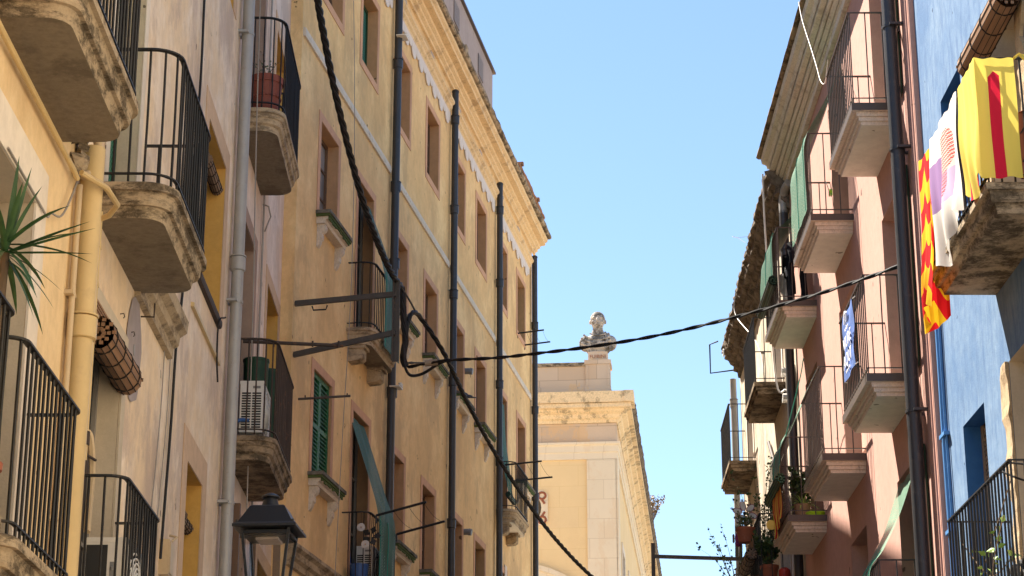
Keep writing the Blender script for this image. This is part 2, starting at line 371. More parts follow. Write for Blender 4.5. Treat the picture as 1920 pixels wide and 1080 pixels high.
def leaf_mesh(sg, w, h, dp, kind):
    """what closes an opening: origin at its lower near corner"""
    mb = MB(sg); fr = .055
    if kind in ('glass', 'glass_pale', 'black'):
        mats = [M['wood'] if kind != 'black' else M['grey_frame'], M['glass'] if kind == 'glass' else M['glass_pale'] if kind == 'glass_pale' else M['glass_black']]
        for (a, b, c, d) in ((0, fr, 0, h), (w - fr, w, 0, h), (fr, w - fr, 0, fr), (fr, w - fr, h - fr, h), (w / 2 - .035, w / 2 + .035, fr, h - fr)):
            mb.box((a, -dp - .05, c), (b, -dp + .012, d))
        for zz in (h * .36, h * .68):
            for (a, b) in ((fr, w / 2 - .035), (w / 2 + .035, w - fr)): mb.box((a, -dp - .045, zz - .015), (b, -dp, zz + .015))
        mb.m = 1; mb.box((.01, -dp - .04, .01), (w - .01, -dp - .022, h - .01))
        return mb.mesh('window', mats)
    if kind == 'louver':
        for k in range(2):
            a = k * w / 2 + .006; b = a + w / 2 - .012
            for (p, q, c, d) in ((a, a + .05, 0, h), (b - .05, b, 0, h), (a + .05, b - .05, 0, .07), (a + .05, b - .05, h - .07, h), (a + .05, b - .05, h * .5 - .035, h * .5 + .035)):
                mb.box((p, -dp - .04, c), (q, -dp, d))
            z = .09
            while z < h - .1:
                if abs(z - h * .5) > .06:
                    mb.add([(a + .05, -dp - .035, z + .045), (b - .05, -dp - .035, z + .045), (b - .05, -dp - .004, z), (a + .05, -dp - .004, z),
                            (a + .05, -dp - .035, z + .055), (b - .05, -dp - .035, z + .055), (b - .05, -dp - .004, z + .01), (a + .05, -dp - .004, z + .01)],
                           [(0, 1, 2, 3), (4, 5, 6, 7), (0, 1, 5, 4), (2, 3, 7, 6), (1, 2, 6, 5), (0, 3, 7, 4)])
                z += .06
        mb.box((.02, -dp - .05, .02), (w - .02, -dp - .045, h - .02))
        return mb.mesh('window', [M['green_paint']])
    if kind in ('lattice', 'lattice_dark'):
        for (a, b, c, d) in ((0, .05, 0, h), (w - .05, w, 0, h), (.05, w - .05, 0, .06), (.05, w - .05, h - .06, h), (w / 2 - .03, w / 2 + .03, .06, h - .06)):
            mb.box((a, -dp - .04, c), (b, -dp + .01, d))
        mb.m = 1; mb.box((.02, -dp - .03, .02), (w - .02, -dp - .012, h - .02))
        return mb.mesh('window', [M['green_dark'], M[kind]])
    if kind == 'brown_louver':
        mb.box((0, -dp - .04, 0), (.05, -dp + .01, h)); mb.box((w - .05, -dp - .04, 0), (w, -dp + .01, h)); mb.box((.05, -dp - .06, 0), (w - .05, -dp - .045, h))
        z = .02
        while z < h - .04:
            mb.box((.05, -dp - .04, z), (w - .05, -dp, z + .038)); z += .05
        return mb.mesh('window', [M['wood_pale']])
def surround_mesh(sg, w, h, band, proud, sides, mat, fillgap=True):
    mb = MB(sg); b = band
    mb.box((-b, .003, -b if 'b' in sides else 0), (0, proud, h + (b if 't' in sides else 0)))
    mb.box((w, .003, -b if 'b' in sides else 0), (w + b, proud, h + (b if 't' in sides else 0)))
    if 't' in sides: mb.box((0, .003, h), (w, proud, h + b))
    if 'b' in sides: mb.box((0, .003, -b), (w, proud, 0))
    return mb.mesh('surround', [M[mat]])
def window(bld, W, q0, q1, z0, z1, dp, kind, band=0, smat='c_surround', sides='tb', proud=.012, label=None):
    w = q1 - q0; h = z1 - z0
    me = cached((W.sg, round(w, 3), round(h, 3), dp, kind), lambda: leaf_mesh(W.sg, w, h, dp, kind))
    o = link('window' if h < 2.1 else 'door', me, bld, (0, q0, z0))
    if label: o['label'] = label
    if band:
        ms = cached((W.sg, round(w, 3), round(h, 3), band, smat, sides, proud), lambda: surround_mesh(W.sg, w, h, band, proud, sides, smat))
        link('surround', ms, o)
    return o
def outline(q0, q1, d, r, n=6):
    P = [(q0, 0)]
    if r < .01: P += [(q0, d), (q1, d)]
    else:
        for i in range(n + 1):
            a = math.pi / 2 * i / n; P.append((q0 + r - r * math.cos(a), d - r + r * math.sin(a)))
        for i in range(n + 1):
            a = math.pi / 2 * i / n; P.append((q1 - r + r * math.sin(a), d - r + r * math.cos(a)))
    P.append((q1, 0)); return P
def resample(P, step):
    out = []; acc = 0; tot = sum(math.dist(P[i], P[i + 1]) for i in range(len(P) - 1)); n = max(2, round(tot / step)); want = [tot * k / n for k in range(n + 1)]
    j = 0; L = 0
    for w_ in want:
        while j < len(P) - 2 and L + math.dist(P[j], P[j + 1]) < w_ - 1e-6: L += math.dist(P[j], P[j + 1]); j += 1
        sl_ = math.dist(P[j], P[j + 1]); t = 0 if sl_ < 1e-9 else min(1, (w_ - L) / sl_)
        out.append((P[j][0] + (P[j + 1][0] - P[j][0]) * t, P[j][1] + (P[j + 1][1] - P[j][1]) * t))
    return out
LEV_STONE = [(0, .02), (-.012, .0), (-.07, .0), (-.071, .032), (-.092, .040), (-.15, .045), (-.172, .055), (-.173, .085), (-.21, .10), (-.26, .112)]
LEV_FINE = [(0, .02), (-.01, 0), (-.06, 0), (-.07, .02), (-.11, .03), (-.12, .045), (-.18, .055), (-.2, .085), (-.27, .09)]
LEV_SQ = [(0, .0), (-.095, 0), (-.0951, .06), (-.145, .062), (-.1451, .09), (-.195, .092), (-.1951, .115), (-.24, .125)]
LEV_F = [(0, .0), (-.07, 0), (-.071, .03), (-.13, .035), (-.131, .06), (-.2, .07)]
def balcony(bld, W, q0, q1, d, zt, r, rail_h, lev=LEV_STONE, mats=('slab', 'slab_under'), iron='iron', bar=.009, step=.115, mid=None, front_step=None, thick=1.0, corbels=None, fascia=False, rail_in=.035, jit=.004):
    lv = [(z * thick, i) for z, i in lev]
    mb = MB(W.sg)
    rings = []
    for z, i in lv:
        ring = outline(q0 + i, q1 - i, d - i, max(0, r - i * .6)) if r >= .01 else outline(q0 + i, q1 - i, d - i, 0)
        rings.append([(a, b, zt + z) for a, b in ring])
    n = len(rings[0])
    for k in range(len(rings) - 1):
        mb.m = 2 if fascia and k < 1 else 0
        mb.loft([rings[k], rings[k + 1]], cap=False)
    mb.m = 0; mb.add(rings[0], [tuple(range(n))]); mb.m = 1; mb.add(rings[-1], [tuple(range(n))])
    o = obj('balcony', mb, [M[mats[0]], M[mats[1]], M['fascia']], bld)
    # railing
    b = MB(W.sg); i = rail_in
    P = outline(q0 + i, q1 - i, d - i, max(0, r - i)) if r >= .01 else outline(q0 + i, q1 - i, d - i, 0)
    zr = zt + rail_h; zb = zt + .07
    def band(P, z, w, h):
        k = len(P)
        def off(s_):
            out = []
            for j in range(k):
                a = Vector(P[max(j - 1, 0)]); c = Vector(P[min(j + 1, k - 1)]); t = (c - a).normalized(); nn = Vector((-t.y, t.x))
                out.append((P[j][0] + nn.x * s_, P[j][1] + nn.y * s_))
            return out
        A = off(w / 2); B = off(-w / 2)
        rg = [[(A[j][0], A[j][1], z), (B[j][0], B[j][1], z), (B[j][0], B[j][1], z + h), (A[j][0], A[j][1], z + h)] for j in range(k)]
        b.loft(rg)
    band(P, zr - .012, .042, .014); band(P, zb - .006, .028, .012)
    if mid:
        band([(q1 - i, 0), (q1 - i, (d - i) * .5), (q1 - i - r * .12, d - i - r * .35)], zt + mid, .022, .011)
    if r >= .01: pts = resample(P, step)[1:-1]
    else:
        fs_ = front_step or step
        sd = [(q0 + i, y) for y in [d * .28, d * .62]] if front_step else resample([(q0 + i, 0), (q0 + i, d - i)], step)[1:-1]
        fr = resample([(q0 + i, d - i), (q1 - i, d - i)], fs_)
        pts = sd + fr + [(q0 + q1 - a, y) for a, y in sd]
    for (a, y) in pts:
        j1, j2 = rnd.uniform(-jit, jit), rnd.uniform(-jit, jit)
        b.tube([(a, y, zt - .002 if r < .01 else zb - .07), (a + j1, y + j2, (zt + zr) / 2), (a, y, zr - .006)], bar, 4 if r < .01 else 5, cap=False)
    obj('railing', b, M[iron], o)
    if corbels:
        for (c0, c1) in corbels:
            cb = MB(W.sg); zu = zt + lv[-1][0]
            cb.box((c0, 0, zu - .05), (c1, d * .62, zu)); cb.prism([(0, zu - .05), (d * .52, zu - .05), (d * .52, zu - .2), (d * .40, zu - .235), (0, zu - .25)], c0 + .03, c1 - .03)
            for k in range(3):
                cc = c0 + (c1 - c0) * (.3 + .2 * k); cb.box((cc - .012, d * .52, zu - .17), (cc + .012, d * .52 + .012, zu - .08))
            cb.box((c0 + .05, d * .52, zu - .19), (c1 - .05, d * .52 + .006, zu - .065))
            obj('corbel', cb, M[mats[0]], o)
    return o
def drainpipe(bld, W, q, d, z0, z1, r, mat, collars, name='drainpipe', capd=True, lean=0, brackets=()):
    mb = MB(W.sg)
    mb.tube([(q + lean, d, z0), (q, d, z1)], r, 14, smooth_cap)
    for z in collars:
        mb.tube([(q, d, z - .085), (q, d, z - .075), (q, d, z + .075), (q, d, z + .085)], [r * 1.08, r * 1.26, r * 1.26, r * 1.08], 14)
        mb.tube([(q, d, z + .085), (q, d, z + .10)], r * 1.35, 14)
    for z in brackets:
        mb.tube([(q, d, z - .018), (q, d, z + .018)], r * 1.12, 14); mb.box((q - r - .05, 0, z - .015), (q - r * .9, d + .02, z + .015)); mb.box((q + r * .9, 0, z - .015), (q + r + .03, d + .02, z + .015))
    if capd: mb.tube([(q, d, z1), (q, d, z1 + .03), (q, d, z1 + .06)], [r * 1.15, r * 1.1, r * .5], 14)
    return obj(name, mb, M[mat], bld, smooth=True)
smooth_cap = True
def catmull(P, n=8):
    P = [Vector(p) for p in P]; Q = [2 * P[0] - P[1]] + P + [2 * P[-1] - P[-2]]; out = []
    for i in range(1, len(Q) - 2):
        for k in range(n):
            t = k / n; a, b, c, d = Q[i - 1], Q[i], Q[i + 1], Q[i + 2]
            out.append(.5 * ((2 * b) + (c - a) * t + (2 * a - 5 * b + 4 * c - d) * t * t + (3 * b - a - 3 * c + d) * t ** 3))
    out.append(Vector(P[-1])); return out
def cable_mb(mb, P, r, strands=1, pitch=.5, n=8):
    C = catmull(P, n) if len(P) > 2 else [Vector(p) for p in P]
    if strands == 1: mb.tube(C, r, 6, raw=True); return
    # helical strands
    D = [C[0]]; step = pitch / 10
    for i in range(len(C) - 1):
        L = (C[i + 1] - C[i]).length; k = max(1, round(L / step))
        D += [C[i].lerp(C[i + 1], (j + 1) / k) for j in range(k)]
    for s_ in range(strands):
        pts = []; L = 0
        for i, p in enumerate(D):
            if i: L += (p - D[i - 1]).length
            t = (D[min(i + 1, len(D) - 1)] - D[max(i - 1, 0)]).normalized()
            a = t.cross(Vector((.3, .1, 1))).normalized(); b = a.cross(t)
            th = 2 * math.pi * (L / pitch + s_ / strands) + .6 * math.sin(L * .9)
            pts.append(p + r * .46 * (math.cos(th) * a + math.sin(th) * b))
        mb.tube(pts, r * .56, 6, raw=True)
def cable(name, label, P, r, mat='cable', strands=1, pitch=.5, cat='cable'):
    o0 = Vector(P[0]); mb = MB(); cable_mb(mb, [Vector(p) - o0 for p in P], r, strands, pitch)
    o = obj(name, mb, M[mat], None, o0, smooth=True); return tag(o, label, cat)

# ---------------------------------------------------------------- ground
def structure(o): o['kind'] = 'structure'; return o
def ground_mat():
    m = Mt('street_paving', .9, .2)
    c, f = m.brick(m.co, .6, .4, (.42, .37, .30), (.36, .32, .26), (.18, .16, .13), .012)
    m.col(m.mix(m.rng(m.noise(m.co, 1.1, 6), .35, .7, 0, .5), c, (.2, .18, .15))); m.bump(f, .3, .006); return m.m
gb = MB(); gb.add([(-500, -500, 0), (500, -500, 0), (500, 500, 0), (-500, 500, 0)], [(0, 1, 2, 3)], raw=True)
structure(obj('ground', gb, ground_mat()))

# ================================================================ LEFT: ochre house nearest the viewer
A0 = WA.building('ochre_house', 'ochre plastered house at the left edge with a stone-framed door and two moulded balconies')
ops = [(11.62, 12.80, 7.42, 9.85, .32, 1), (11.55, 12.80, 3.95, 6.44, .38, 1), (8.7, 9.9, 3.95, 6.44, .38, 1), (8.0, 9.2, 7.42, 9.85, .32, 1)]
wall_part(A0, WA, 4.5, 14.02, 0, 10.6, ops, [M['a0_wall'], M['pale_reveal']])
for o in ops: window(A0, WA, *o[:5], 'black', .30, 'jamb_white', 't', .02)
def house_balconies(): pass
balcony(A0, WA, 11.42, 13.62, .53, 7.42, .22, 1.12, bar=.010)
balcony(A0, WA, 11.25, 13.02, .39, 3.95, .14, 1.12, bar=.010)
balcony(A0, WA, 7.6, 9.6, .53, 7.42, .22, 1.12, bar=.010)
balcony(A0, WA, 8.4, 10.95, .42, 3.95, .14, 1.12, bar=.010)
drainpipe(A0, WA, 14.10, .10, 0, 7.35, .085, 'pipe_yellow', [5.99], capd=False)
drainpipe(A0, WA, 13.97, .045, 0, 7.02, .022, 'pipe_cream', [], 'service_pipe', capd=False, brackets=(4.6, 6.2))
mb = MB(1)  # service pipes that run under the upper balcony and turn down
mb.tube([(6, .05, 7.03), (13.70, .05, 7.03), (13.8, .06, 7.0)], .020, 8)
mb.tube([(13.78, .09, 7.04), (14.05, .22, 7.03), (14.45, .23, 7.05), (14.62, .14, 7.03), (14.7, .03, 7.02)], .022, 8)
obj('service_pipe', mb, M['pipe_yellow'], A0, smooth=True)
mb = MB(1); mb.tube([WAq for WAq in [(13.95, .09, 7.5), (14.02, .13, 7.42), (14.12, .15, 7.3), (14.1, .12, 7.18), (14.0, .06, 7.1)]], .035, 10)
obj('service_pipe', mb, M['pipe_cream'], A0, smooth=True)
mb = MB(1)
for i in range(14):
    th = rnd.uniform(0, 6.28); mb.tube([(13.9 + .12 * math.cos(th) * rnd.random(), .02, 7.25 + .14 * math.sin(th)), (13.9 + .1 * math.cos(th), .09, 7.25 + .1 * math.sin(th))], [.07, .02], 6)
obj('mortar_patch', mb, M['slab'], A0, smooth=True)

# ================================================================ LEFT: cream house
A = WA.building('cream_house', 'cream stained house between the yellow drainpipe and the galvanised downpipe')
opsA = [(15.15, 16.35, 7.42, 9.9, .18, 2), (14.95, 16.22, 3.95, 6.44, .18, 2), (20.0, 21.1, 4.5, 6.48, .34, 1), (20.35, 21.8, 8.5, 10.25, .30, 1), (20.35, 21.8, 12.2, 14.0, .3, 1), (15.15, 16.35, 11.2, 13.6, .3, 2)]
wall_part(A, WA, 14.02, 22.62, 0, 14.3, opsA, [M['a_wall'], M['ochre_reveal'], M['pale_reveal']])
window(A, WA, *opsA[0][:5], 'lattice', .16, 'jamb_white', 't', .012)
window(A, WA, *opsA[1][:5], 'black', .17, 'pale_reveal', 't', .02)
window(A, WA, *opsA[2][:5], 'glass', .30, 'tan_surround', 't', .010)
window(A, WA, *opsA[3][:5], 'glass', .26, 'tan_surround', 't', .010)
window(A, WA, *opsA[4][:5], 'glass', .26, 'tan_surround', 't', .010)
window(A, WA, *opsA[5][:5], 'lattice', .16, 'jamb_white', 't', .012)
balcony(A, WA, 14.75, 16.78, .60, 7.36, .24, 1.10, bar=.010)
balcony(A, WA, 14.62, 16.32, .40, 3.95, .16, 1.12, bar=.010)
balcony(A, WA, 14.75, 16.78, .60, 11.14, .24, 1.10, bar=.010)
drainpipe(A, WA, 22.45, .10, 0, 14.2, .068, 'pipe_galv', [9.35, 13.6], capd=False, brackets=(6.6, 8.9, 12.2))
mb = MB(1); mb.prism([(0, 7.06), (.05, 7.07), (.055, 7.16), (.10, 7.19), (.11, 7.27), (.17, 7.31), (.18, 7.42), (0, 7.43)], 16.62, 18.5)
obj('hood_mould', mb, M['c_slab'], A)
mb = MB(1); mb.prism([(0, 8.36), (.04, 8.37), (.05, 8.40), (.05, 8.44), (0, 8.45)], 20.05, 21.75); mb.m = 1
mb.prism([(0, 7.98), (.035, 7.98), (.035, 8.02), (0, 8.03)], 19.75, 21.85)
obj('window_sill', mb, [M['iron_rust'], M['pipe_yellow']], A)
drainpipe(A, WA, 14.78, .04, 5.2, 7.12, .022, 'pipe_yellow', [], 'gas_pipe', capd=False, brackets=(6.55, 6.85))
mb = MB(1); mb.tube([(14.78, .04, 5.2), (14.78, .05, 5.1)], .035, 8); mb.tube([(14.78, .05, 5.25), (14.95, .09, 5.25)], .012, 6); mb.tube([(14.78, .04, 5.32), (14.78, .04, 5.42)], .034, 8); mb.tube([(14.78, .04, 4.1), (14.78, .04, 5.12)], .02, 8)
obj('gas_valve', mb, M['iron_rust'], A, smooth=True)
mb = MB(1); pts = []
mb.lathe([(.0, 0), (.2, 0), (.24, .006), (.0, .0061)], n=18)
for i, v in enumerate(mb.v): mb.v[i] = (v[2] + .002, 16.72 + v[0] * 1.5 + .02 * math.sin(i * 2.1), 6.62 + v[1] * 1.9 + .02 * math.cos(i * 1.7))
mb.m = 1; mb.tube([(16.72, .008, 6.62), (16.72, .012, 6.62)], .05, 10)
obj('cement_patch', mb, [M['attic'], M['grey_frame']], A)
for (q, z) in ((14.85, 6.62), (16.05, 6.72), (16.55, 6.72), (16.3, 6.4)):   # little iron hooks beside the lintel
    mb = MB(1); mb.tube([(q, 0, z), (q, .03, z + .005), (q + .012, .035, z - .02), (q - .005, .03, z - .035)], .005, 5)
    obj('iron_hook', mb, M['iron_rust'], A)
mb = MB(1); mb.tube([(17.0, .0, 7.0), (16.95, .12, 6.98), (16.95, .12, 7.1)], .008, 5); obj('iron_hook', mb, M['iron_rust'], A)
mb = MB(1); mb.box((18.62, 0, 5.1), (18.86, .09, 5.42)); mb.box((18.64, .09, 5.12), (18.84, .10, 5.40)); mb.tube([(18.8, .08, 5.43), (18.84, .12, 5.48), (18.86, .05, 5.5)], .012, 6)
obj('junction_box', mb, M['pipe_cream'], A)

# ================================================================ LEFT: pale pink house
B = WA.building('pink_plaster_house', 'pale pinkish house behind the galvanised downpipe, with the air conditioner balcony')
opsB = [(23.40, 24.80, 11.5, 14.0, .36, 1), (23.40, 24.80, 7.5, 10.33, .36, 1), (26.3, 27.75, 8.6, 10.42, .30, 2), (26.3, 27.75, 12.4, 14.1, .30, 2), (23.4, 24.8, 4.0, 6.7, .36, 1), (26.3, 27.75, 4.9, 6.75, .3, 2)]
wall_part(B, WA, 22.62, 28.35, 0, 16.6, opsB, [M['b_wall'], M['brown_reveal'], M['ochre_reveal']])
for k, o in enumerate(opsB): window(B, WA, *o[:5], 'glass' if o[5] == 2 else 'black', .20, 'brown_reveal' if o[5] == 1 else 'tan_surround', 't', .012)
balcony(B, WA, 22.95, 25.28, .50, 11.5, .26, 1.18, LEV_FINE, ('c_slab', 'slab_under'), bar=.009)
balcony(B, WA, 22.95, 25.28, .54, 7.5, .26, 1.14, LEV_FINE, ('dark_slab', 'dark_slab'), 'iron_rust', bar=.010, step=.1)
mb = MB(1); mb.box((23.25, .005, 5.6), (23.33, .14, 6.78)); mb.box((23.33, .05, 5.6), (23.36, .10, 6.72)); mb.box((23.33, .52, 5.6), (23.36, .60, 6.72)); mb.box((23.36, .28, 5.6), (23.39, .32, 6.7))
obj('door_leaf', mb, M['wood'], B)
mb = MB(1)
for q in (25.32, 25.36): mb.tube([(q, .03, 3.5), (q, .03, 16.5)], .012, 6)
mb.tube([(25.3, .02, 11.15), (25.25, .1, 11.1), (25.35, .12, 11.0), (25.3, .08, 10.85), (25.36, .05, 10.8)], .01, 6)
obj('service_cable', mb, M['cable_grey'], B)

# ================================================================ LEFT: long yellow building
C = WC.building('yellow_building', 'long yellow plastered building with dark drainpipes, rose window bands and a scalloped frieze')
cols = [2.05, 4.40, 6.95, 9.5, 12.1, 14.5, 17.1, 19.55]
opsC = []; winC = []
for k, q in enumerate(cols):
    a, b = q + .14, q + 1.18
    winC.append((a, b, 16.02, 17.38, k, 1)); 
    if k in (1, 6): winC.append((a, b, 11.26, 13.92, k, 2))
    else: winC.append((a, b, 12.46, 13.94, k, 2))
    if k in (1,): winC.append((a, b, 7.30, 10.08, k, 3))
    elif k == 6: winC.append((a, b, 7.30, 10.02, k, 3))
    else: winC.append((a, b, 8.52, 10.08, k, 3))
    winC.append((a, b, 3.6, 6.1, k, 4))
for (a, b, c, d, k, r) in winC:
    opsC.append((a, b, c, d, .035 if (k, r) in ((0, 3),) else .18, 1))
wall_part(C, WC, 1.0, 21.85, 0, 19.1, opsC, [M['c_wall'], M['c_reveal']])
kinds = {(1, 1): 'lattice_dark', (7, 1): 'lattice', (0, 3): 'louver', (5, 3): 'lattice_dark', (6, 2): 'black', (1, 2): 'black', (1, 3): 'black', (0, 2): 'glass_pale', (2, 1): 'glass_pale', (3, 2): 'glass_pale'}
def sill(bld, W, q0, q1, z, mossy=True):
    mb = MB(W.sg)
    mb.box((q0 - .16, 0, z - .05), (q1 + .16, .23, z)); mb.m = 1
    mb.box((q0 - .14, 0, z - .085), (q1 + .14, .21, z - .052)); 
    n = 16; w = (q1 - q0 + .2) / n
    for i in range(n):   # ragged drip fringe of moss
        x = q0 - .1 + i * w; mb.box((x, .18, z - .085 - rnd.uniform(.02, .06)), (x + w * .72, .198, z - .085))
    mb.m = 2
    mb.prism([(0, z - .19), (.13, z - .19), (.14, z - .14), (.178, z - .125), (.178, z - .086), (0, z - .086)], q0 - .1, q1 + .1)
    o = obj('sill', mb, [M['sill_top'], M['moss'], M['sill_white']], bld)
    for qq in (q0 - .06, q1 - .06):
        c = MB(W.sg)
        c.prism([(0, z - .19), (.12, z - .19), (.135, z - .23), (.12, z - .29), (.075, z - .33), (.085, z - .37), (.06, z - .43), (.05, z - .47), (.02, z - .53), (0, z - .54)], qq, qq + .11)
        c.tube([(qq - .008, .09, z - .25), (qq + .118, .09, z - .25)], .042, 10); c.tube([(qq - .006, .05, z - .40), (qq + .116, .05, z - .40)], .03, 10)
        obj('corbel', c, M['sill_white'], o, smooth=True)
    return o
for (a, b, c, d, k, r) in winC:
    dp = .035 if (k, r) == (0, 3) else .18
    door = c in (11.26, 7.30)
    w = window(C, WC, a, b, c, d, dp, kinds.get((k, r), 'glass'), .135, 'c_surround', 't' if (door or r in (2, 3, 4)) else 'tb', .012)
    if r in (2, 3) and not door: sill(C, WC, a, b, c)
for (q0, q1) in ((1.05, 6.64), (6.84, 11.68), (11.92, 16.72), (16.98, 21.5)):     # white string course between the pipes
    mb = MB(1); mb.prism([(0, 14.82), (.035, 14.82), (.045, 14.88), (.035, 14.955), (0, 14.96)], q0, q1); obj('string_course', mb, M['string'], C)
mb = MB(1); mb.prism([(0, 7.0), (.05, 7.01), (.06, 7.09), (.11, 7.12), (.12, 7.2), (.17, 7.24), (.17, 7.29), (0, 7.33)], 1.05, 4.0); obj('string_course', mb, M['c_slab'], C)
mb = MB(1); mb.prism([(0, 7.0), (.05, 7.01), (.06, 7.09), (.11, 7.12), (.12, 7.2), (.17, 7.24), (.17, 7.29), (0, 7.33)], 5.96, 16.8); obj('string_course', mb, M['c_slab'], C)
for (q0, q1) in ((1.05, 6.6), (6.9, 11.66), (11.98, 16.68), (17.02, 21.4)):
    mb = MB(1); mb.prism([(0, 18.06), (.03, 18.06), (.035, 18.12), (.07, 18.15), (.075, 18.21), (.12, 18.25), (.12, 18.30), (0, 18.34)], q0, q1)
    fr = obj('frieze_moulding', mb, M['cornice'], C)
    s_ = MB(1); q = q0 + .02; k = 0
    while q < q1 - .1:
        big = k % 2 == 0; w = .37 if big else .24; h = .32 if big else .2
        w = min(w, q1 - q); nseg = 8
        vs = [(q, .03, 18.06), (q + w, .03, 18.06)] + [(q + w / 2 + w / 2 * math.cos(math.pi * i / nseg), .03, 18.06 - h * .45 - h * .55 * math.sin(math.pi * i / nseg)) for i in range(nseg + 1)]
        # front and back, joined
        n = len(vs); back = [(a, .012, z) for a, d, z in vs]
        s_.add(vs + back, [tuple([0, 1] + list(range(2, n))), tuple([n, n + 1] + list(range(n + 2, 2 * n)))] + [(i, (i + 1) % n, n + (i + 1) % n, n + i) for i in range(n)])
        q += w; k += 1
    obj('scalloped_edging', s_, M['scallop'], fr)
    for q in (q0 + .55, q0 + (q1 - q0) * .62):
        v = MB(1); v.box((q, .004, 18.40), (q + .28, .016, 18.60)); obj('vent_grille', v, M['vent'], C)
def rough_prism(mb, prof, q0, q1, step, amp, seed):
    n = max(2, int((q1 - q0) / step)); rings = []; r_ = random.Random(seed)
    for i in range(n + 1):
        q = q0 + (q1 - q0) * i / n
        rings.append([(q, d + (r_.uniform(-amp, amp) if d > .02 else 0), z + r_.uniform(-amp, amp) * .6) for d, z in prof])
    mb.loft(rings)
mb = MB(1); rough_prism(mb, [(0, 18.66), (.05, 18.67), (.055, 18.73), (.11, 18.76), (.115, 18.81), (.17, 18.84), (.18, 18.89), (.30, 18.91), (.305, 18.97), (.35, 19.00), (.36, 19.06), (0, 19.07)], 1.0, 22.1, .25, .004, 3)
co = obj('cornice', mb, M['cornice'], C)
mb = MB(1); rough_prism(mb, [(-.1, 19.075), (.40, 19.075), (.44, 19.10), (.44, 19.17), (.40, 19.20), (-.1, 19.22)], 1.0, 22.15, .3, .012, 5)
obj('cornice_cap', mb, M['slab'], co)
mb = MB(1); rough_prism(mb, [(-.6, 19.26), (.42, 19.24), (.45, 19.29), (-.6, 19.42)], 17.5, 21.2, .2, .012, 8)
for q in (17.6, 19.9): mb.box((q, .3, 19.26), (q + .10, .50, 19.34))
obj('roof', mb, M['tile'], C)
at = MB(1); at.box((4.0, -3, 19.2), (17.1, -.12, 21.35)); at.m = 1; at.box((3.9, -3.05, 21.352), (17.2, -.06, 21.40))
ao = obj('attic', at, [M['attic'], M['fascia']], C)
for q in (9.8, 12.6, 15.3):
    for z in (20.55,):
        v = MB(1); v.box((q, -.118, z), (q + .55, -.1, z + .48)); obj('vent_grille', v, M['vent_dark'], ao)
v = MB(1); v.box((12.9, -.12, 20.0), (13.1, .1, 20.12)); obj('spout', v, M['slab'], ao)
drainpipe(C, WC, 6.74, .10, 0, 18.5, .068, 'pipe_dark', [8.4, 10.95, 13.2, 14.6, 16.9], lean=-.1)
drainpipe(C, WC, 11.80, .10, 0, 18.56, .066, 'pipe_dark', [9.8, 12.55, 14.3, 16.05, 17.95])
drainpipe(C, WC, 16.86, .10, 0, 18.52, .066, 'pipe_dark', [9.6, 12.2, 13.9, 16.2, 17.9])
drainpipe(C, WC, 21.66, .10, 0, 18.45, .066, 'pipe_dark', [10.2, 12.5, 14.6, 16.7])
balcony(C, WC, 4.0, 5.86, .44, 11.26, .22, 1.06, LEV_FINE, ('c_slab', 'slab_under'), bar=.008, corbels=[(4.12, 4.42), (5.35, 5.65)], thick=.95)
balcony(C, WC, 4.0, 5.95, .45, 7.30, .16, 1.06, LEV_FINE, ('c_slab', 'slab_under'), bar=.008)
balcony(C, WC, 16.98, 18.85, .44, 11.22, .24, 1.03, LEV_FINE, ('c_slab', 'd_under'), bar=.008, corbels=[(17.1, 17.4), (18.2, 18.5)])
for (q, z) in ((6.74, 11.08), (6.74, 17.45)):
    mb = MB(1)
    for dq in (-.02, .06): mb.tube([(q + dq, .24, z - .05), (q + dq, .24, z - .02), (q + dq, .24, z + .0), (q + dq, .24, z + .03)], [.02, .035, .025, .035], 8)
    mb.box((q - .16, .09, z - .06), (q + .1, .26, z - .045))
    obj('insulator', mb, [M['white_plastic']], C, smooth=True)
for (q, z) in ((13.48, 13.25), (13.48, 10.0)):
    mb = MB(1); mb.tube([(q, 0, z), (q, .10, z)], .062, 12); mb.tube([(q, .10, z), (q, .16, z - .015)], [.07, .062], 12); obj('wall_lamp', mb, M['grey_bird'], C, smooth=True)
mb = MB(1); mb.box((18.0, .003, 9.95), (18.28, .02, 10.22)); obj('wall_plaque', mb, M['d_slab'], C)

# ================================================================ RIGHT: salmon house
D = WD.building('salmon_house', 'salmon pink plastered house with six square moulded balconies and a grey cornice')
dq = [23.45 + 3.8 * k for k in range(3)]; opsD = []
for k, q in enumerate(dq):
    for (c, d) in ((11.66, 14.08), (8.30, 10.74), (4.95, 7.38)): opsD.append((q, q + 1.38, c, d, .27, 0))
wall_part(D, WD, 22.3, 33.3, 0, 14.85, opsD, [M['d_wall']])
for (a, b, c, d, dp, _) in opsD: window(D, WD, a, b, c, d, dp, 'lattice' if a < 24 else ('lattice_dark' if a < 30 else 'black'))
for (c, d) in ((11.66, 14.08), (8.30, 10.74), (4.95, 7.38)):
    mb = MB(-1); a, b = 22.90, 23.42
    for (p, q, e, f) in ((a, a + .045, c, d), (b - .045, b, c, d), (a + .045, b - .045, c, c + .06), (a + .045, b - .045, d - .06, d)): mb.box((p, .012, e), (q, .05, f))
    mb.m = 1; mb.box((a + .04, .018, c + .05), (b - .04, .036, d - .05)); obj('shutter', mb, [M['green_dark'], M['lattice']], D)
for k, q in enumerate(dq):
    for zf in (11.63, 8.27, 4.92):
        balcony(D, WD, q - .32, q + 1.62, .585, zf, 0, 1.20, LEV_SQ, ('d_slab', 'd_under'), 'iron_brown', bar=.0095, step=.095, front_step=.125, fascia=True, rail_in=.03, jit=.002)
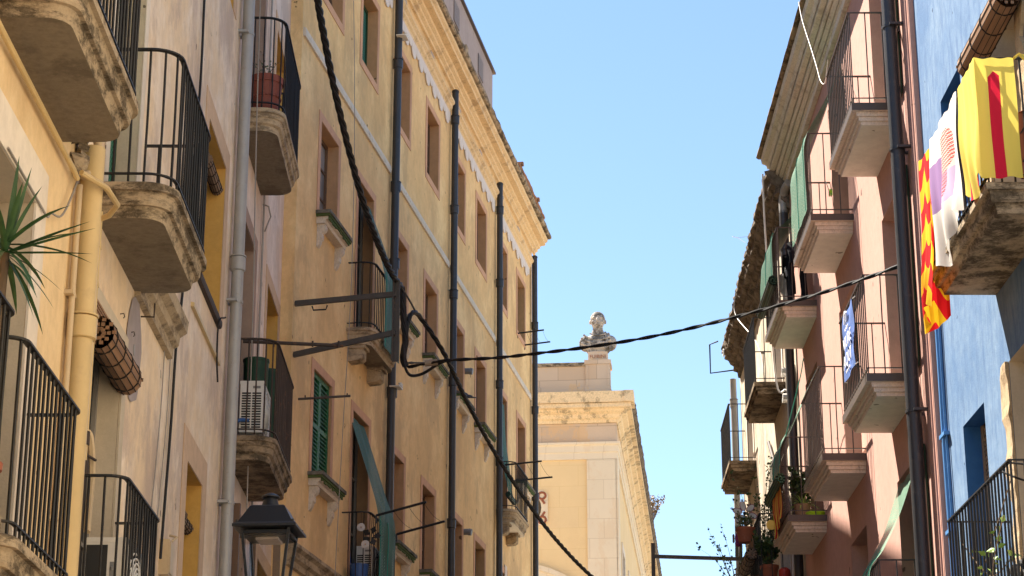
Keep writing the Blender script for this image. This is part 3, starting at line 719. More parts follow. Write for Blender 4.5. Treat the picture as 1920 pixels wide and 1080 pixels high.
mb = MB(-1); rough_prism(mb, [(0, 14.50), (.07, 14.50), (.075, 14.60), (.10, 14.61), (.10, 14.665), (.115, 14.665), (.115, 14.64), (.17, 14.68), (.17, 14.72), (.185, 14.72), (.185, 14.69), (.22, 14.72), (.22, 14.80), (.235, 14.80), (.235, 14.77), (.31, 14.80), (.31, 14.87), (.325, 14.87), (.325, 14.85), (.35, 14.89), (.36, 14.93), (.43, 14.96), (.45, 15.05), (0, 15.06)], 22.3, 33.45, .5, .003, 11)
co = obj('cornice', mb, M['d_cornice'], D)
mb = MB(-1); rough_prism(mb, [(-.3, 15.065), (.48, 15.065), (.52, 15.09), (.51, 15.13), (-.3, 15.30)], 22.3, 33.5, .22, .005, 12)
obj('roof_edge', mb, M['dark_slab'], co)
mb = MB(-1); mb.box((22.3, -5.9, 15.0), (33.3, -.3, 15.3)); obj('roof', mb, M['tile'], D)
drainpipe(D, WD, 22.78, .14, 0, 14.6, .083, 'pipe_dark', [], capd=False, brackets=(5.2, 7.72, 10.88, 12.45))
for z in (7.95, 11.15, 13.9):
    pass
mb = MB(-1)   # thin conduits clipped to the salmon wall near its far end
for q, d in ((22.36, .02),): mb.tube([(q, d, 3), (q, d, 14.5)], .012, 6)
obj('conduit', mb, M['d_wall'], D)
drainpipe(D, WD, 33.42, .10, 0, 14.1, .075, 'pipe_dark', [12.2, 9.3], capd=False, brackets=(13.4,))
mb = MB(-1); mb.tube(catmull([(33.42, .10, 14.05), (33.40, .10, 14.3), (33.25, .08, 14.42), (33.0, .04, 14.45)], 5), .075, 12, raw=False); obj('pipe_elbow', mb, M['pipe_galv'], D, smooth=True)

# ================================================================ RIGHT: blue house
E = WE.building('blue_house', 'bright blue plastered house at the right edge with stone door frames')
opsE = [(-2.0, -1.03, 5.2, 7.15, .19, 1), (-2.0, -1.03, 9.3, 10.83, .24, 1), (-4.35, -3.1, 8.27, 10.72, .35, 2), (-4.35, -3.1, 4.6, 7.25, .35, 2), (-2.0, -1.03, 13.0, 14.5, .3, 1), (-4.35, -3.1, 12.0, 14.4, .35, 2)]
wall_part(E, WE, -6.6, 0, 0, 15.6, opsE, [M['e_wall'], M['e_reveal'], M['pale_reveal']])
for o in opsE: window(E, WE, *o[:5], 'brown_louver' if o[5] == 1 else 'black')
for (z0, z1) in ((8.27, 10.72), (4.6, 7.25), (12.0, 14.4)):    # rough stone left bare round the doors
    for side in (0, 1):
        mb = MB(-1); n = 26; r_ = random.Random(int(z0 * 10) + side); rings = []
        for i in range(n + 1):
            z = z0 + (z1 - z0) * i / n; e = .28 + .07 * math.sin(i * .9 + side) + r_.uniform(-.03, .03); p = .035 + r_.uniform(-.012, .012)
            if side == 0: a, b = -3.1 + .002, -3.1 + e
            else: a, b = -4.35 - e, -4.352
            rings.append([(a, .004, z), (a, p, z), ((a + b) / 2, p + r_.uniform(0, .012), z), (b, p * .8, z), (b, .004, z)])
        mb.loft(rings); obj('stone_jamb', mb, M['rubble'] if 'rubble' in M else M['c_slab'], E)
balcony(E, WE, -5.20, -2.70, .62, 8.27, .0, 1.19, LEV_STONE, ('slab', 'slab'), 'iron', bar=.011, step=.125, mid=None, jit=.003)
balcony(E, WE, -5.20, -2.66, .62, 4.60, .0, 1.19, LEV_STONE, ('slab', 'slab'), 'iron', bar=.012, step=.115, mid=None, jit=.003)
mb = MB(-1)
for q, z0, z1, r in ((-.28, 2, 8.9, .03), (-.20, 2, 8.95, .018), (-.36, 2, 8.8, .014)):
    pts = [(q + .012 * math.sin(z * 2.3 + q * 9), .03, z) for z in [z0 + (z1 - z0) * i / 24 for i in range(25)]]; mb.tube(pts, r, 8)
for z in (5.0, 6.2, 7.25): mb.box((-.40, 0, z - .02), (-.15, .065, z + .02))
obj('conduit', mb, M['pipe_blue'], E, smooth=True)

# unseen house added beside and behind the viewer to bounce warm light leftwards
N = WE.building('cream_bounce_house', 'pale cream plastered house next to the blue one, added out of view to bounce light')
opsN = [(q, q + 1.2, z, z + 2.4, .3, 0) for q in (-10, -14.5, -19, -23.5, -28) for z in (4.6, 8.27, 12.0)]
wall_part(N, WE, -36, -6.62, 0, 15.0, opsN, [M['apricot']])
for o in opsN: window(N, WE, *o[:5], 'louver')

# ================================================================ RIGHT, further off: old grey house
Fh = WF.building('old_grey_house', 'old soot-stained house beyond the salmon one with a crumbling stone eave and black railings')
opsF = [(2.15, 3.35, 11.62, 13.95, .25, 1), (7.95, 9.15, 11.62, 13.95, .25, 1), (2.3, 3.6, 8.15, 10.4, .25, 1), (7.95, 9.15, 8.15, 10.4, .25, 1), (2.3, 3.6, 4.7, 6.9, .25, 1)]
wall_part(Fh, WF, 0, 10.6, 0, 14.7, opsF, [M['f_wall'], M['jamb_white']])
for o in opsF: window(Fh, WF, *o[:5], 'glass', .14, 'jamb_white', 't', .02)
balcony(Fh, WF, 1.85, 4.0, .54, 11.58, 0, 1.18, LEV_F, ('dark_slab', 'dark_slab'), 'iron', bar=.010, step=.1, front_step=.1, jit=.002)
balcony(Fh, WF, 7.6, 9.85, .54, 11.58, 0, 1.18, LEV_F, ('dark_slab', 'dark_slab'), 'iron', bar=.010, step=.1, front_step=.1, jit=.002)
balcony(Fh, WF, 2.0, 4.2, .54, 8.12, 0, 1.18, LEV_F, ('dark_slab', 'dark_slab'), 'iron', bar=.010, step=.1, front_step=.16, jit=.002)
balcony(Fh, WF, 7.6, 9.85, .54, 8.12, 0, 1.18, LEV_F, ('dark_slab', 'dark_slab'), 'iron', bar=.010, step=.1, front_step=.16, jit=.002)
mb = MB(-1); rough_prism(mb, [(0, 14.10), (.05, 14.12), (.07, 14.22), (.13, 14.27), (.14, 14.36), (.22, 14.40), (.24, 14.50), (.33, 14.54), (.34, 14.64), (.40, 14.68), (.40, 14.76), (-.3, 14.95)], 0, 10.5, .17, .028, 21)
obj('eave', mb, M['eave'] if 'eave' in M else M['dark_slab'], Fh)
mb = MB(-1); mb.box((0, -5.9, 14.7), (10.6, -.3, 14.95)); obj('roof', mb, M['tile'], Fh)
drainpipe(Fh, WF, 10.72, .14, 0, 14.15, .07, 'pipe_galv', [13.6, 9.9], capd=False)
mb = MB(-1); mb.tube([(10.5, .1, 14.3), (10.75, .62, 14.3), (10.75, .62, 14.95), (10.6, .45, 14.98)], .018, 6); obj('iron_bracket', mb, M['iron'], Fh)
mb = MB(-1); mb.tube([(9.6, .405, 14.42), (9.6, .43, 14.42)], .085, 16); mb.m = 1; mb.tube([(9.6, .43, 14.42), (9.6, .436, 14.42)], .012, 6); obj('ceramic_disc', mb, [M['white_plastic'], M['iron']], Fh)
mb = MB(-1); mb.tube([(1.0, .03, 8.2), (1.2, .03, 9.2), (3.5, .04, 10.4), (4.6, .05, 11.2)], .03, 6); obj('conduit', mb, M['iron_rust'], Fh)
mb = MB(-1)
for z in (10.9, 11.35): mb.tube([(.35, .09, z), (.35, .22, z)], .05, 8); mb.tube([(.62, .09, z), (.62, .2, z)], .04, 8)
mb.box((.25, 0, 10.85), (.7, .09, 11.42)); obj('fuse_box', mb, M['white_plastic'], Fh)

# ================================================================ far end of the street: public building with a bust on its parapet
WG = Wall(3.03, 60, 5.5, -1)
G = WG.building('stone_public_building', 'pale yellow public building at the end of the street with stone pilaster, cornice and parapet')
def ashlar(name, a, b, mort, w, h, ms, vert):
    m = Mt(name, .9, .15)
    x = m.sep(m.co); cmb = m.t.nodes.new('ShaderNodeCombineXYZ')
    m.t.links.new(m.math('ADD', x[0], x[1]), cmb.inputs[0]); m.t.links.new(x[2], cmb.inputs[1])
    c, f = m.brick(cmb.outputs[0], w, h, a, b, mort, ms)
    c = m.mix(m.rng(m.noise(m.co, .7, 6, .65), .35, .7, 0, .45), c, tuple(v * .82 for v in a))
    c = m.mix(m.rng(m.noise(m.map((1, 1, .7), loc=(5, 1, 3)), .9, 8, .72, .2), .52, .56, 0, vert), c, (.64, .43, .24))
    m.col(c); m.bump(m.math('ADD', m.math('MULTIPLY', f, -.6), m.noise(m.co, 20, 4)), .3, .015); return m.m
M['g_wall'] = ashlar('lined_yellow_stucco', (.80, .60, .33), (.78, .59, .34), (.72, .53, .28), 1.1, .62, .008, .10)
M['g_stone'] = ashlar('pale_ashlar', (.77, .66, .50), (.73, .62, .46), (.60, .49, .36), .85, .58, .010, .22)
M['g_corn'] = stone('stained_cornice_stone', (.84, .66, .42), (.78, .58, .34), (.22, .165, .11), (.52, .59), .75, 2.6, .45)
M['g_parapet'] = ashlar('patched_parapet_stone', (.60, .48, .37), (.54, .40, .28), (.36, .28, .21), 1.1, .72, .010, .7)
M['marble'] = stone('weathered_marble', (.48, .43, .38), (.40, .355, .315), (.06, .055, .052), (.46, .55), .9, 4, .5)
ops_side = [(3.2 + 4.6 * k, 4.6 + 4.6 * k, 9.0, 14.2, .3, 1) for k in range(8)]
wall_part(G, WG, 0, 44, 0, 16.3, ops_side, [M['g_wall'], M['pale_reveal']], back=14)
for o in ops_side: window(G, WG, *o[:5], 'glass', .22, 'jamb_white', 't', .04)
def corner_ring(prof, d0=-14, q1=44):
    """a moulding that runs along the front and turns the corner down the side street"""
    mb = MB(1); n = len(prof)
    A_ = [(-o, d0, z) for o, z in prof]; B_ = [(-o, o, z) for o, z in prof]; C_ = [(q1, o, z) for o, z in prof]
    mb.loft([A_, B_, C_]); return mb
obj('architrave', corner_ring([(-.3, 16.28), (.06, 16.28), (.06, 16.48), (.09, 16.49), (.09, 16.68), (.15, 16.72), (.15, 16.78), (-.3, 16.79)]), M['g_stone'], G)
obj('frieze', corner_ring([(-.3, 16.79), (.04, 16.79), (.04, 17.36), (-.3, 17.36)]), M['g_parapet'], G)
gc = obj('cornice', corner_ring([(-.3, 17.36), (.08, 17.37), (.10, 17.45), (.18, 17.50), (.20, 17.60), (.34, 17.66), (.36, 17.72), (.5, 17.74), (.5, 17.86), (-.3, 17.87)]), M['g_corn'], G)
mb = MB(1); mb.loft([[(-.55, -14, 17.875), (-.58, -14, 18.2), (.3, -14, 18.3), (.3, -14, 17.875)], [(-.55, .5, 17.875), (-.58, .5, 18.2), (.3, .5, 18.3), (.3, .5, 17.875)]])
obj('cornice_fascia', mb, M['g_corn'], gc)
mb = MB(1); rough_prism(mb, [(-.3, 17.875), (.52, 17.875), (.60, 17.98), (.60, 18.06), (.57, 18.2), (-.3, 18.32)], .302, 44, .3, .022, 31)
obj('roof_edge', mb, M['eave'], gc)  # dark stone here carries both grime and the shade on the side edge
mb = MB(1); mb.box((-.585, .3, 17.88), (.31, .585, 18.21)); obj('cornice_fascia', mb, M['g_corn'], gc)
pl = MB(1); pl.box((-.07, -.84, 0), (0.0, .03, 16.27)); pl.box((-.07, .002, 0), (.9, .07, 16.27)); obj('pilaster', pl, M['g_stone'], G)
mb = MB(1); mb.box((.02, -14, 18.3), (.5, -.80, 19.14)); mb.box((-.02, -14, 18.3), (.019, -.80, 18.5)); pp = obj('parapet', mb, M['g_parapet'], G)
mb = MB(1); rough_prism(mb, [(-14, 19.142), (-.80, 19.142), (-.80, 19.25), (-14, 19.26)], -.03, .55, .2, .0, 77); obj('coping', mb, M['slab'], pp)
mb = MB(1); mb.box((-.06, -.875, 18.301), (.73, -.10, 18.502)); mb.box((-.035, -.85, 18.504), (.7, -.13, 19.18)); mb.box((-.07, -.88, 19.182), (.74, -.09, 19.31))
for (a, b) in ((-.83, -.76), (-.20, -.14)): mb.box((-.05, a, 18.52), (-.031, b, 19.16))
obj('pedestal', mb, M['g_parapet'], G)
ar = MB(1); xc, zc, RR = -3.03, 10.1, 3.16; n = 26; rings = []
for i in range(n + 1):
    a = math.pi * i / n; c_, s_ = math.cos(a), math.sin(a)
    rings.append([(-.002, xc + (RR - .42) * c_, zc + (RR - .42) * s_), (-.10, xc + (RR - .42) * c_, zc + (RR - .42) * s_), (-.10, xc + (RR - .16) * c_, zc + (RR - .16) * s_), (-.16, xc + (RR - .14) * c_, zc + (RR - .14) * s_), (-.16, xc + RR * c_, zc + RR * s_), (-.002, xc + RR * c_, zc + RR * s_)])
ar.loft(rings); ga = obj('arch', ar, M['g_stone'], G)
df = MB(1); df.add([(-.02, xc + (RR - .42) * math.cos(math.pi * i / n), zc + (RR - .42) * math.sin(math.pi * i / n)) for i in range(n + 1)], [tuple(range(n + 1))]); obj('arch_opening', df, M['pale_reveal'], ga)
pq = MB(1); ox, oz = -2.52, 14.86
oval = [(.34 * math.cos(2 * math.pi * i / 20), .42 * math.sin(2 * math.pi * i / 20)) for i in range(20)]
def edge(i):
    a = 2 * math.pi * i / 20; c_, s_ = math.cos(a), math.sin(a); k = min(.53 / max(abs(c_), 1e-6), .52 / max(abs(s_), 1e-6)); return (c_ * k, s_ * k)
vs = [(-.05, ox + a, oz + b) for a, b in oval] + [(-.05, ox + edge(i)[0], oz + edge(i)[1]) for i in range(20)] + [(-.001, ox + edge(i)[0], oz + edge(i)[1]) for i in range(20)] + [(-.004, ox + a, oz + b) for a, b in oval]
pq.add(vs, [(i, (i + 1) % 20, 20 + (i + 1) % 20, 20 + i) for i in range(20)] + [(20 + i, 20 + (i + 1) % 20, 40 + (i + 1) % 20, 40 + i) for i in range(20)] + [(i, (i + 1) % 20, 60 + (i + 1) % 20, 60 + i) for i in range(20)])
pq.m = 1; pq.add([(-.008, ox + a, oz + b) for a, b in oval], [tuple(range(20))])
pq.m = 2
for sx in (1, -1):
    for sz in (1, -1):
        pts = [(-.06, ox + sx * (.36 - .11 * math.cos(t)), oz + sz * (.36 + .10 * math.sin(t))) for t in [i * .5 for i in range(14)]]; pq.tube(pts, .035, 5)
        pq.tube([(-.06, ox + sx * .36, oz + sz * .24), (-.06, ox + sx * .44, oz + sz * .12)], .035, 5)
obj('carved_plaque', pq, [M['g_stone'], M['glass'], M['terracotta']], G, smooth=True)

def blob_mesh(name, blobs, mats, voxel):
    """soft rounded masses fused into one continuous skin"""
    bm = bmesh.new()
    for (c, r, *rot) in blobs:
        mt = Matrix.Translation(Vector(c)) @ (Matrix.Rotation(rot[0], 4, rot[1]) if rot else Matrix()) @ Matrix.Diagonal((r[0], r[1], r[2], 1))
        bmesh.ops.create_icosphere(bm, subdivisions=3, radius=1, matrix=mt)
    me = bpy.data.meshes.new(name); bm.to_mesh(me); bm.free()
    tmp = bpy.data.objects.new('tmp', me); col.objects.link(tmp)
    md = tmp.modifiers.new('r', 'REMESH'); md.mode = 'VOXEL'; md.voxel_size = voxel
    sm = tmp.modifiers.new('s', 'SMOOTH'); sm.iterations = 3; sm.factor = .5
    dg = bpy.context.evaluated_depsgraph_get(); out = bpy.data.meshes.new_from_object(tmp.evaluated_get(dg))
    bpy.data.objects.remove(tmp); out.name = name
    out.materials.clear()
    for m in mats: out.materials.append(m)
    for p in out.polygons: p.use_smooth = True
    return out
# bust: x to the right, y away from the viewer, z up
bust = thing('bust_statue', 'weathered stone bust in a draped toga on the parapet pedestal against the sky', 'statue', WG.P(.33, -.485, 19.31), WG.rot)
mb = MB(1); mb.sg = 1
mb.add([(0, 0, 0)] * 0, [])
def bx(mb, a, b): (x0, y0, z0), (x1, y1, z1) = a, b; mb.box((y0, x0, z0), (y1, x1, z1))
bx(mb, (-.29, -.22, 0), (.29, .22, .30)); bx(mb, (-.22, -.17, .302), (.22, .17, .335))
pln = obj('plinth', mb, M['g_parapet'], bust)
body = [((0, .02, 1.40), (.145, .175, .20)), ((0, -.015, 1.29), (.118, .15, .15)), ((0, -.06, 1.22), (.07, .08, .07)),          # skull, face, chin
        ((0, -.165, 1.335), (.024, .05, .06)), ((-.06, -.115, 1.405), (.05, .045, .018)), ((.06, -.115, 1.405), (.05, .045, .018)),      # nose, brows
        ((-.075, -.10, 1.30), (.04, .05, .045)), ((.075, -.10, 1.30), (.04, .05, .045)), ((0, -.145, 1.245), (.05, .03, .016)),
        ((-.148, .02, 1.34), (.02, .04, .055)), ((.148, .02, 1.34), (.02, .04, .055)),
        ((0, .12, 1.44), (.12, .1, .14)),
        ((0, .01, 1.08), (.14, .13, .16)), ((0, .02, 1.0), (.16, .14, .17)),
        ((0, .02, .78), (.34, .2, .20)), ((-.33, .03, .72), (.17, .16, .22)), ((.33, .03, .72), (.17, .16, .22)), ((0, -.06, .66), (.30, .16, .18)),
        ((0, .02, .50), (.30, .16, .12)), ((0, .02, .38), (.17, .13, .08))]
body = [((c[0] * 1.4, c[1] * 1.3, (c[2] - 1.15) * 1.12 + .97), (r[0] * 1.4, r[1] * 1.3, r[2] * 1.14)) if c[2] > 1.12 else ((c[0], c[1], c[2] - .13), (r[0] * 1.05, r[1], r[2])) for c, r in body]
_f = link('figure', blob_mesh('figure', body, [M['marble']], .016), bust, (0, 0, -.0436)); _f.scale = (1.12, 1.12, 1.13)
folds = []
for (p0, p1, p2, r) in (((-.36, -.10, .93), (-.05, -.24, .66), (.30, -.19, .84), .04), ((-.42, -.10, .84), (-.05, -.25, .56), (.34, -.19, .75), .045), ((-.46, -.1, .74), (-.1, -.23, .47), (.30, -.17, .6), .04),
                       ((.20, -.12, .98), (.28, -.2, .80), (.22, -.2, .55), .045), ((.28, -.1, .96), (.38, -.17, .75), (.32, -.16, .5), .04), ((-.2, -.12, .97), (0, -.2, .84), (.2, -.16, .95), .03)):
    for i in range(15):
        t = i / 14; P = [(1 - t) ** 2 * a + 2 * t * (1 - t) * b + t * t * c for a, b, c in zip(p0, p1, p2)]; folds.append(((P[0] * 1.02, P[1] + .015, P[2] - .13), (r * .78, r * .78, r * .78)))
_f = link('toga', blob_mesh('toga', folds, [M['marble']], .012), bust, (0, 0, -.0436)); _f.scale = (1.12, 1.12, 1.13)
def text_mesh(body, size, ext=.004):
    cu = bpy.data.curves.new('lettering', 'FONT'); cu.body = body; cu.size = size; cu.extrude = ext; cu.align_x = 'CENTER'
    t = bpy.data.objects.new('tmp', cu); col.objects.link(t)
    dg = bpy.context.evaluated_depsgraph_get(); me = bpy.data.meshes.new_from_object(t.evaluated_get(dg)); bpy.data.objects.remove(t); me.materials.clear(); return me
me = text_mesh('FUIBINI', .15); me.materials.append(M['terracotta'])
o = link('inscription', me, pln, (0, -.222, .10)); o.rotation_euler = (R(90), 0, 0)

# ================================================================ cables, brackets, lantern
_b = WC.P(1.1, 0, 0)
br = WC.thing('cable_bracket', 'rusty steel angle bracket with an upright end post carrying the cables off the yellow wall', 'bracket', 1.1, 0, 0)
def angle_bar(name, a, b, w=.075):
    mb = MB(1); A_, B_ = Vector(a), Vector(b)
    mb.tube([a, b], [w * .5, w * .5], 4); 
    mb.tube([(a[0], a[1], a[2] + w * .55), (b[0], b[1], b[2] + w * .55)], w * .2, 4)
    return obj(name, mb, M['steel'], br)
angle_bar('arm', (0, 0, 10.70), (0, 1.45, 10.76)); angle_bar('arm', (0, 0, 9.95), (0, 1.45, 10.2))
mb = MB(1); mb.box((-.04, 1.41, 9.80), (.04, 1.425, 10.97)); mb.box((.025, 1.425, 9.80), (.04, 1.50, 10.97)); obj('post', mb, M['steel'], br)
mb = MB(1); mb.tube([(0, .25, 10.66), (0, .27, 10.6), (0, .45, 10.6), (0, .47, 10.66)], .012, 6); obj('hook', mb, M['iron'], br)
P_thick = [(-2.37, 20.2, 13.6), (-2.35, 21.3, 13.25), (-2.33, 22.50, 12.88), (-2.31, 23.34, 12.70), (-2.24, 24.17, 12.35), (-2.12, 25.01, 11.90), (-1.97, 25.84, 11.44), (-1.82, 26.68, 11.15), (-1.68, 27.51, 11.0), (-1.57, 28.2, 11.0)]
cable('twisted_cable', 'thickest twisted black cable, dropping from the top edge to the steel bracket', P_thick, .048, 'cable', 3, .55)
cable('twisted_cable', 'twisted black cable sagging from the bracket to the bottom edge past the yellow building',
      [(-1.52, 28.25, 10.0), (-1.50, 28.3, 10.3), (-1.46, 28.32, 10.55), (-1.40, 28.45, 10.70), (-1.30, 28.80, 10.71), (-0.98, 29.50, 10.38), (-0.66, 31.25, 10.09), (-0.26, 33.00, 9.75), (0.27, 34.75, 9.34), (0.84, 36.50, 9.00), (1.52, 38.25, 8.70), (2.44, 40.00, 8.42), (3.3, 41.8, 8.2)], .037, 'cable', 3, .6)
cable('service_cable', 'thin twisted black cable spanning the street in front of the bust', [(-1.46, 28.35, 9.86), (-0.92, 27.79, 9.79), (-0.22, 27.22, 9.66), (0.28, 26.66, 9.55), (0.90, 26.09, 9.46), (1.63, 25.52, 9.41), (2.26, 24.96, 9.385), (2.86, 24.39, 9.38), (3.44, 23.83, 9.385), (3.99, 23.27, 9.41), (4.50, 22.75, 9.46)], .026, 'cable', 2, .7)
cable('cable_bundle', 'tangle of black leads hanging down the bracket post', [(-1.57, 28.3, 11.03), (-1.55, 28.3, 10.87), (-1.53, 28.3, 10.55), (-1.50, 28.3, 10.24), (-1.53, 28.3, 10.00), (-1.49, 28.3, 9.86)], .05, 'cable', 5, .9)
cable('slack_cable', 'slack black lead looping under the bracket post', [(-1.52, 28.2, 10.1), (-1.5, 28.2, 9.85), (-1.42, 28.2, 9.70), (-1.25, 28.2, 9.72), (-1.05, 28.05, 9.80), (-.9, 27.8, 9.80)], .022)
cable('stay_wire', 'stay wire from the top of the bracket post to the cable clamp', [(-1.57, 28.2, 11.0), (-1.45, 28.4, 10.85), (-1.36, 28.6, 10.72)], .014, 'steel')
cl = thing('cable_clamp', 'pale cable tensioner on the thin cable beside the bracket', 'clamp', (-1.12, 28.0, 9.82), 0)
mb = MB(1); mb.tube([(0, -.09, -.01), (0, .09, .012)], .045, 8); obj('sleeve', mb, M['wood_pale'], cl, smooth=True)
mb = MB(1); mb.tube([(0, -.30, 0), (0, -.09, 0)], .012, 6); mb.tube([(-.0, -.33, .0), (.03, -.28, .02), (0, -.22, 0), (-.03, -.28, -.02), (0, -.33, 0)], .01, 5); obj('shackle', mb, M['steel'], cl)

cable('wall_cable', 'black cable hanging down the cream wall past the end of the lower railing', [(WA.P(19.45, .03, 12.4)), WA.P(19.43, .03, 11.16), WA.P(19.38, .04, 10.2), WA.P(19.1, .05, 8.9), WA.P(18.99, .03, 7.84), WA.P(18.79, .03, 7.32), WA.P(18.72, .03, 6.49), WA.P(18.55, .04, 5.78), WA.P(18.4, .05, 5.2)], .014)
for dq, lab in ((0, 'thin grey wire running down the cream wall left of the black cable'), (-.35, 'thin grey wire farther left, close to the carved hood moulding')):
    cable('wall_wire', lab, [WA.P(18.6 + dq, .012, 7.4), WA.P(18.5 + dq, .02, 6.4), WA.P(18.2 + dq, .012, 5.0)], .006, 'cable_grey')
cable('dangling_wire', 'loose dark wire end dangling from the small sill on the cream wall', [WA.P(21.6, .1, 8.45), WA.P(21.47, .05, 8.36), WA.P(21.5, .04, 8.0), WA.P(21.58, .05, 7.72)], .010)
cable('pipe_wire', 'thin cord hanging down in front of the galvanised downpipe', [WA.P(22.6, .20, 13.4), WA.P(22.85, .2, 11), WA.P(23.0, .22, 9.2), WA.P(23.3, .2, 7.6), WA.P(23.4, .2, 6.6)], .008, 'cable_grey')
cable('pale_cord', 'pale cord hanging down the yellow wall past the first corbelled sill', [WC.P(1.9, .45, 17.6), WC.P(2.2, .5, 14.4), WC.P(2.3, .5, 11.5), WC.P(2.2, .45, 9.0), WC.P(2.1, .4, 6.2)], .006, 'cable_grey')
cable('lead', 'thin curly lead near the stone-framed door by the ochre drainpipe', [WA.P(11.9, .03, 6.46), WA.P(12.85, .03, 6.45), WA.P(13.0, .05, 6.42), WA.P(13.15, .04, 6.50), WA.P(13.5, .04, 6.62), WA.P(13.85, .05, 7.0), WA.P(13.9, .06, 7.2)], .008, 'cable_grey')
cable('hose', 'cream insulated pipe hanging from the doorway down to the lower air conditioner', [WA.P(14.88, .03, 5.45), WA.P(14.92, .05, 5.40), WA.P(15.0, .06, 5.2), WA.P(14.98, .06, 4.95), WA.P(14.86, .08, 4.7)], .026, 'pipe_cream')
rod = WA.thing('clothes_rod', 'rusty rod sticking out over the air conditioner balcony', 'rod', 23.2, .0, 8.67)
mb = MB(1); mb.tube([(0, .1, 0), (.1, 1.25, -.02)], .022, 6); 
for d in (.45, .9, 1.2): mb.tube([(.04, d, .02), (.05, d, -.05)], .012, 5)
obj('bar', mb, M['iron_rust'], rod)
rod = WC.thing('clothes_rod', 'thin grey rod standing out from the yellow wall beside the green shutter', 'rod', 1.25, .05, 9.36)
mb = MB(1); mb.tube([(0, 0, 0), (.03, .74, .02)], .018, 6)
for d in (.1, .4, .7): mb.tube([(.0, d, .02), (.0, d, .05)], .010, 5)
obj('bar', mb, M['steel'], rod)

lan = thing('street_lantern', 'black four-sided street lantern hanging out below the air conditioner balcony', 'street lamp', (-2.06, 17.6, 4.58), R(-4)); lan.scale = (.95, .95, .98)
def sq(w, z, rot=0): return [(-w, -w, z), (w, -w, z), (w, w, z), (-w, w, z)]
mb = MB(1); mb.loft([sq(.262, .745), sq(.285, .725), sq(.285, .705), sq(.262, .70)]); mb.loft([sq(.245, .746), sq(.155, .905), sq(.14, .915)])
for (x, y) in ((-.25, -.25), (.25, -.25), (.25, .25), (-.25, .25)): mb.tube([(x, y, .74), (x, y, .765)], .012, 6)
obj('roof', mb, M['lamp_black'], lan)
mb = MB(1); mb.lathe([(.0, .91), (.088, .912), (.068, .97), (.058, 1.0), (.083, 1.005), (.083, 1.015), (.06, 1.03), (.03, 1.045), (0, 1.048)], n=20); obj('finial', mb, M['lamp_black'], lan, smooth=True)
mb = MB(1)
for (x, y) in ((-1, -1), (1, -1), (1, 1), (-1, 1)): mb.tube([(x * .135, y * .135, .06), (x * .21, y * .21, .70)], .017, 4)
for w, z in ((.135, .06), (.205, .665)):
    p = sq(w, z); 
    for i in range(4): mb.tube([p[i], p[(i + 1) % 4]], .015, 4)
mb.loft([sq(.15, .03), sq(.15, .055), sq(.05, .0)][::-1]); mb.box((-.19, -.19, .64), (.19, .19, .69)); 
obj('frame', mb, M['lamp_black'], lan)
mb = MB(1)
for i in range(4):
    a = sq(.133, .075); b = sq(.20, .655); mb.add([a[i], a[(i + 1) % 4], b[(i + 1) % 4], b[i]], [(0, 1, 2, 3)])
obj('glass', mb, M['lamp_glass'], lan)
mb = MB(1); mb.box((-.12, -.1, .615), (.12, .1, .638)); obj('light_unit', mb, M['attic'], lan)
mb = MB(1); mb.tube([(0, 0, .02), (0, 0, -.25), (0, -.05, -.35), (.1, -1.1, -.38)], .022, 8); obj('bracket', mb, M['lamp_black'], lan)
fb = WF.thing('cable_bracket', 'dark steel beam with an upright end post reaching out from the old grey house', 'bracket', 10.4, 0, 0)
mb = MB(-1); mb.tube([(0, 0, 10.13), (0, 1.95, 10.20)], .05, 4, tw=0); obj('arm', mb, M['steel'], fb)
mb = MB(-1); mb.box((-.04, 1.93, 7.4), (.04, 2.01, 10.48)); obj('post', mb, M['steel'], fb)

# ================================================================ blinds, awnings, washing, flags
def reed_roll(W, name, label, q0, q1, d, z, r, mats=('bamboo', 'cord'), drop=0, group=None, cords=4, tilt=0, hang_d=None):
    """rolled-up reed blind: roll (with spiral end) plus the short flat piece it hangs from"""
    t = W.thing(name, label, 'blind', q0, d, z, group); w = q1 - q0
    mb = MB(W.sg); n = 14
    rings = []
    for qq in (0, w):
        rings.append([(qq, r * math.cos(2 * math.pi * i / n) * (1 + .03 * (i % 2)), r * 1.1 * math.sin(2 * math.pi * i / n) * (1 + .03 * (i % 2)) + (tilt if qq else 0)) for i in range(n)])
    mb.loft(rings, cap=False)
    for qq in (0.0, w):     # spiral of slats seen at the ends
        for k in range(26):
            a = k * .62; rr = r * .97 * (1 - k / 30); mb.box((qq - .004, rr * math.cos(a) - .014, rr * math.sin(a) - .014 + (tilt if qq else 0)), (qq + .006, rr * math.cos(a) + .014, rr * math.sin(a) + .014 + (tilt if qq else 0)))
    obj('roll', mb, M[mats[0]], t)
    mb = MB(W.sg)
    for i in range(n):      # dark rods standing in for the shade in the gaps between slats
        a = 2 * math.pi * i / n
        mb.tube([(0, r * 1.02 * math.cos(a), r * 1.12 * math.sin(a)), (w, r * 1.02 * math.cos(a), r * 1.12 * math.sin(a) + tilt)], .0045, 4)
    for k in range(cords):
        qq = w * (.1 + .8 * k / max(1, cords - 1)); mb.tube([(qq, r * 1.06 * math.cos(a_), r * 1.16 * math.sin(a_) + tilt * qq / w) for a_ in [2 * math.pi * j / 12 for j in range(13)]], .007, 4)
    obj('cord', mb, M[mats[1]], t)  # tie cords together with the dark gap-shade rods
    if drop:
        hd = hang_d if hang_d is not None else -.03
        mb = MB(W.sg); k = 8
        for i in range(k):
            z0 = r * .6 + drop * i / k; f = i / k; dd = -r * .5 * (1 - f) + hd * f
            mb.box((0, dd - .006, z0 + .003), (w, dd + .006, z0 + drop / k - .004))
        obj('slats', mb, M[mats[0]], t)
    return t
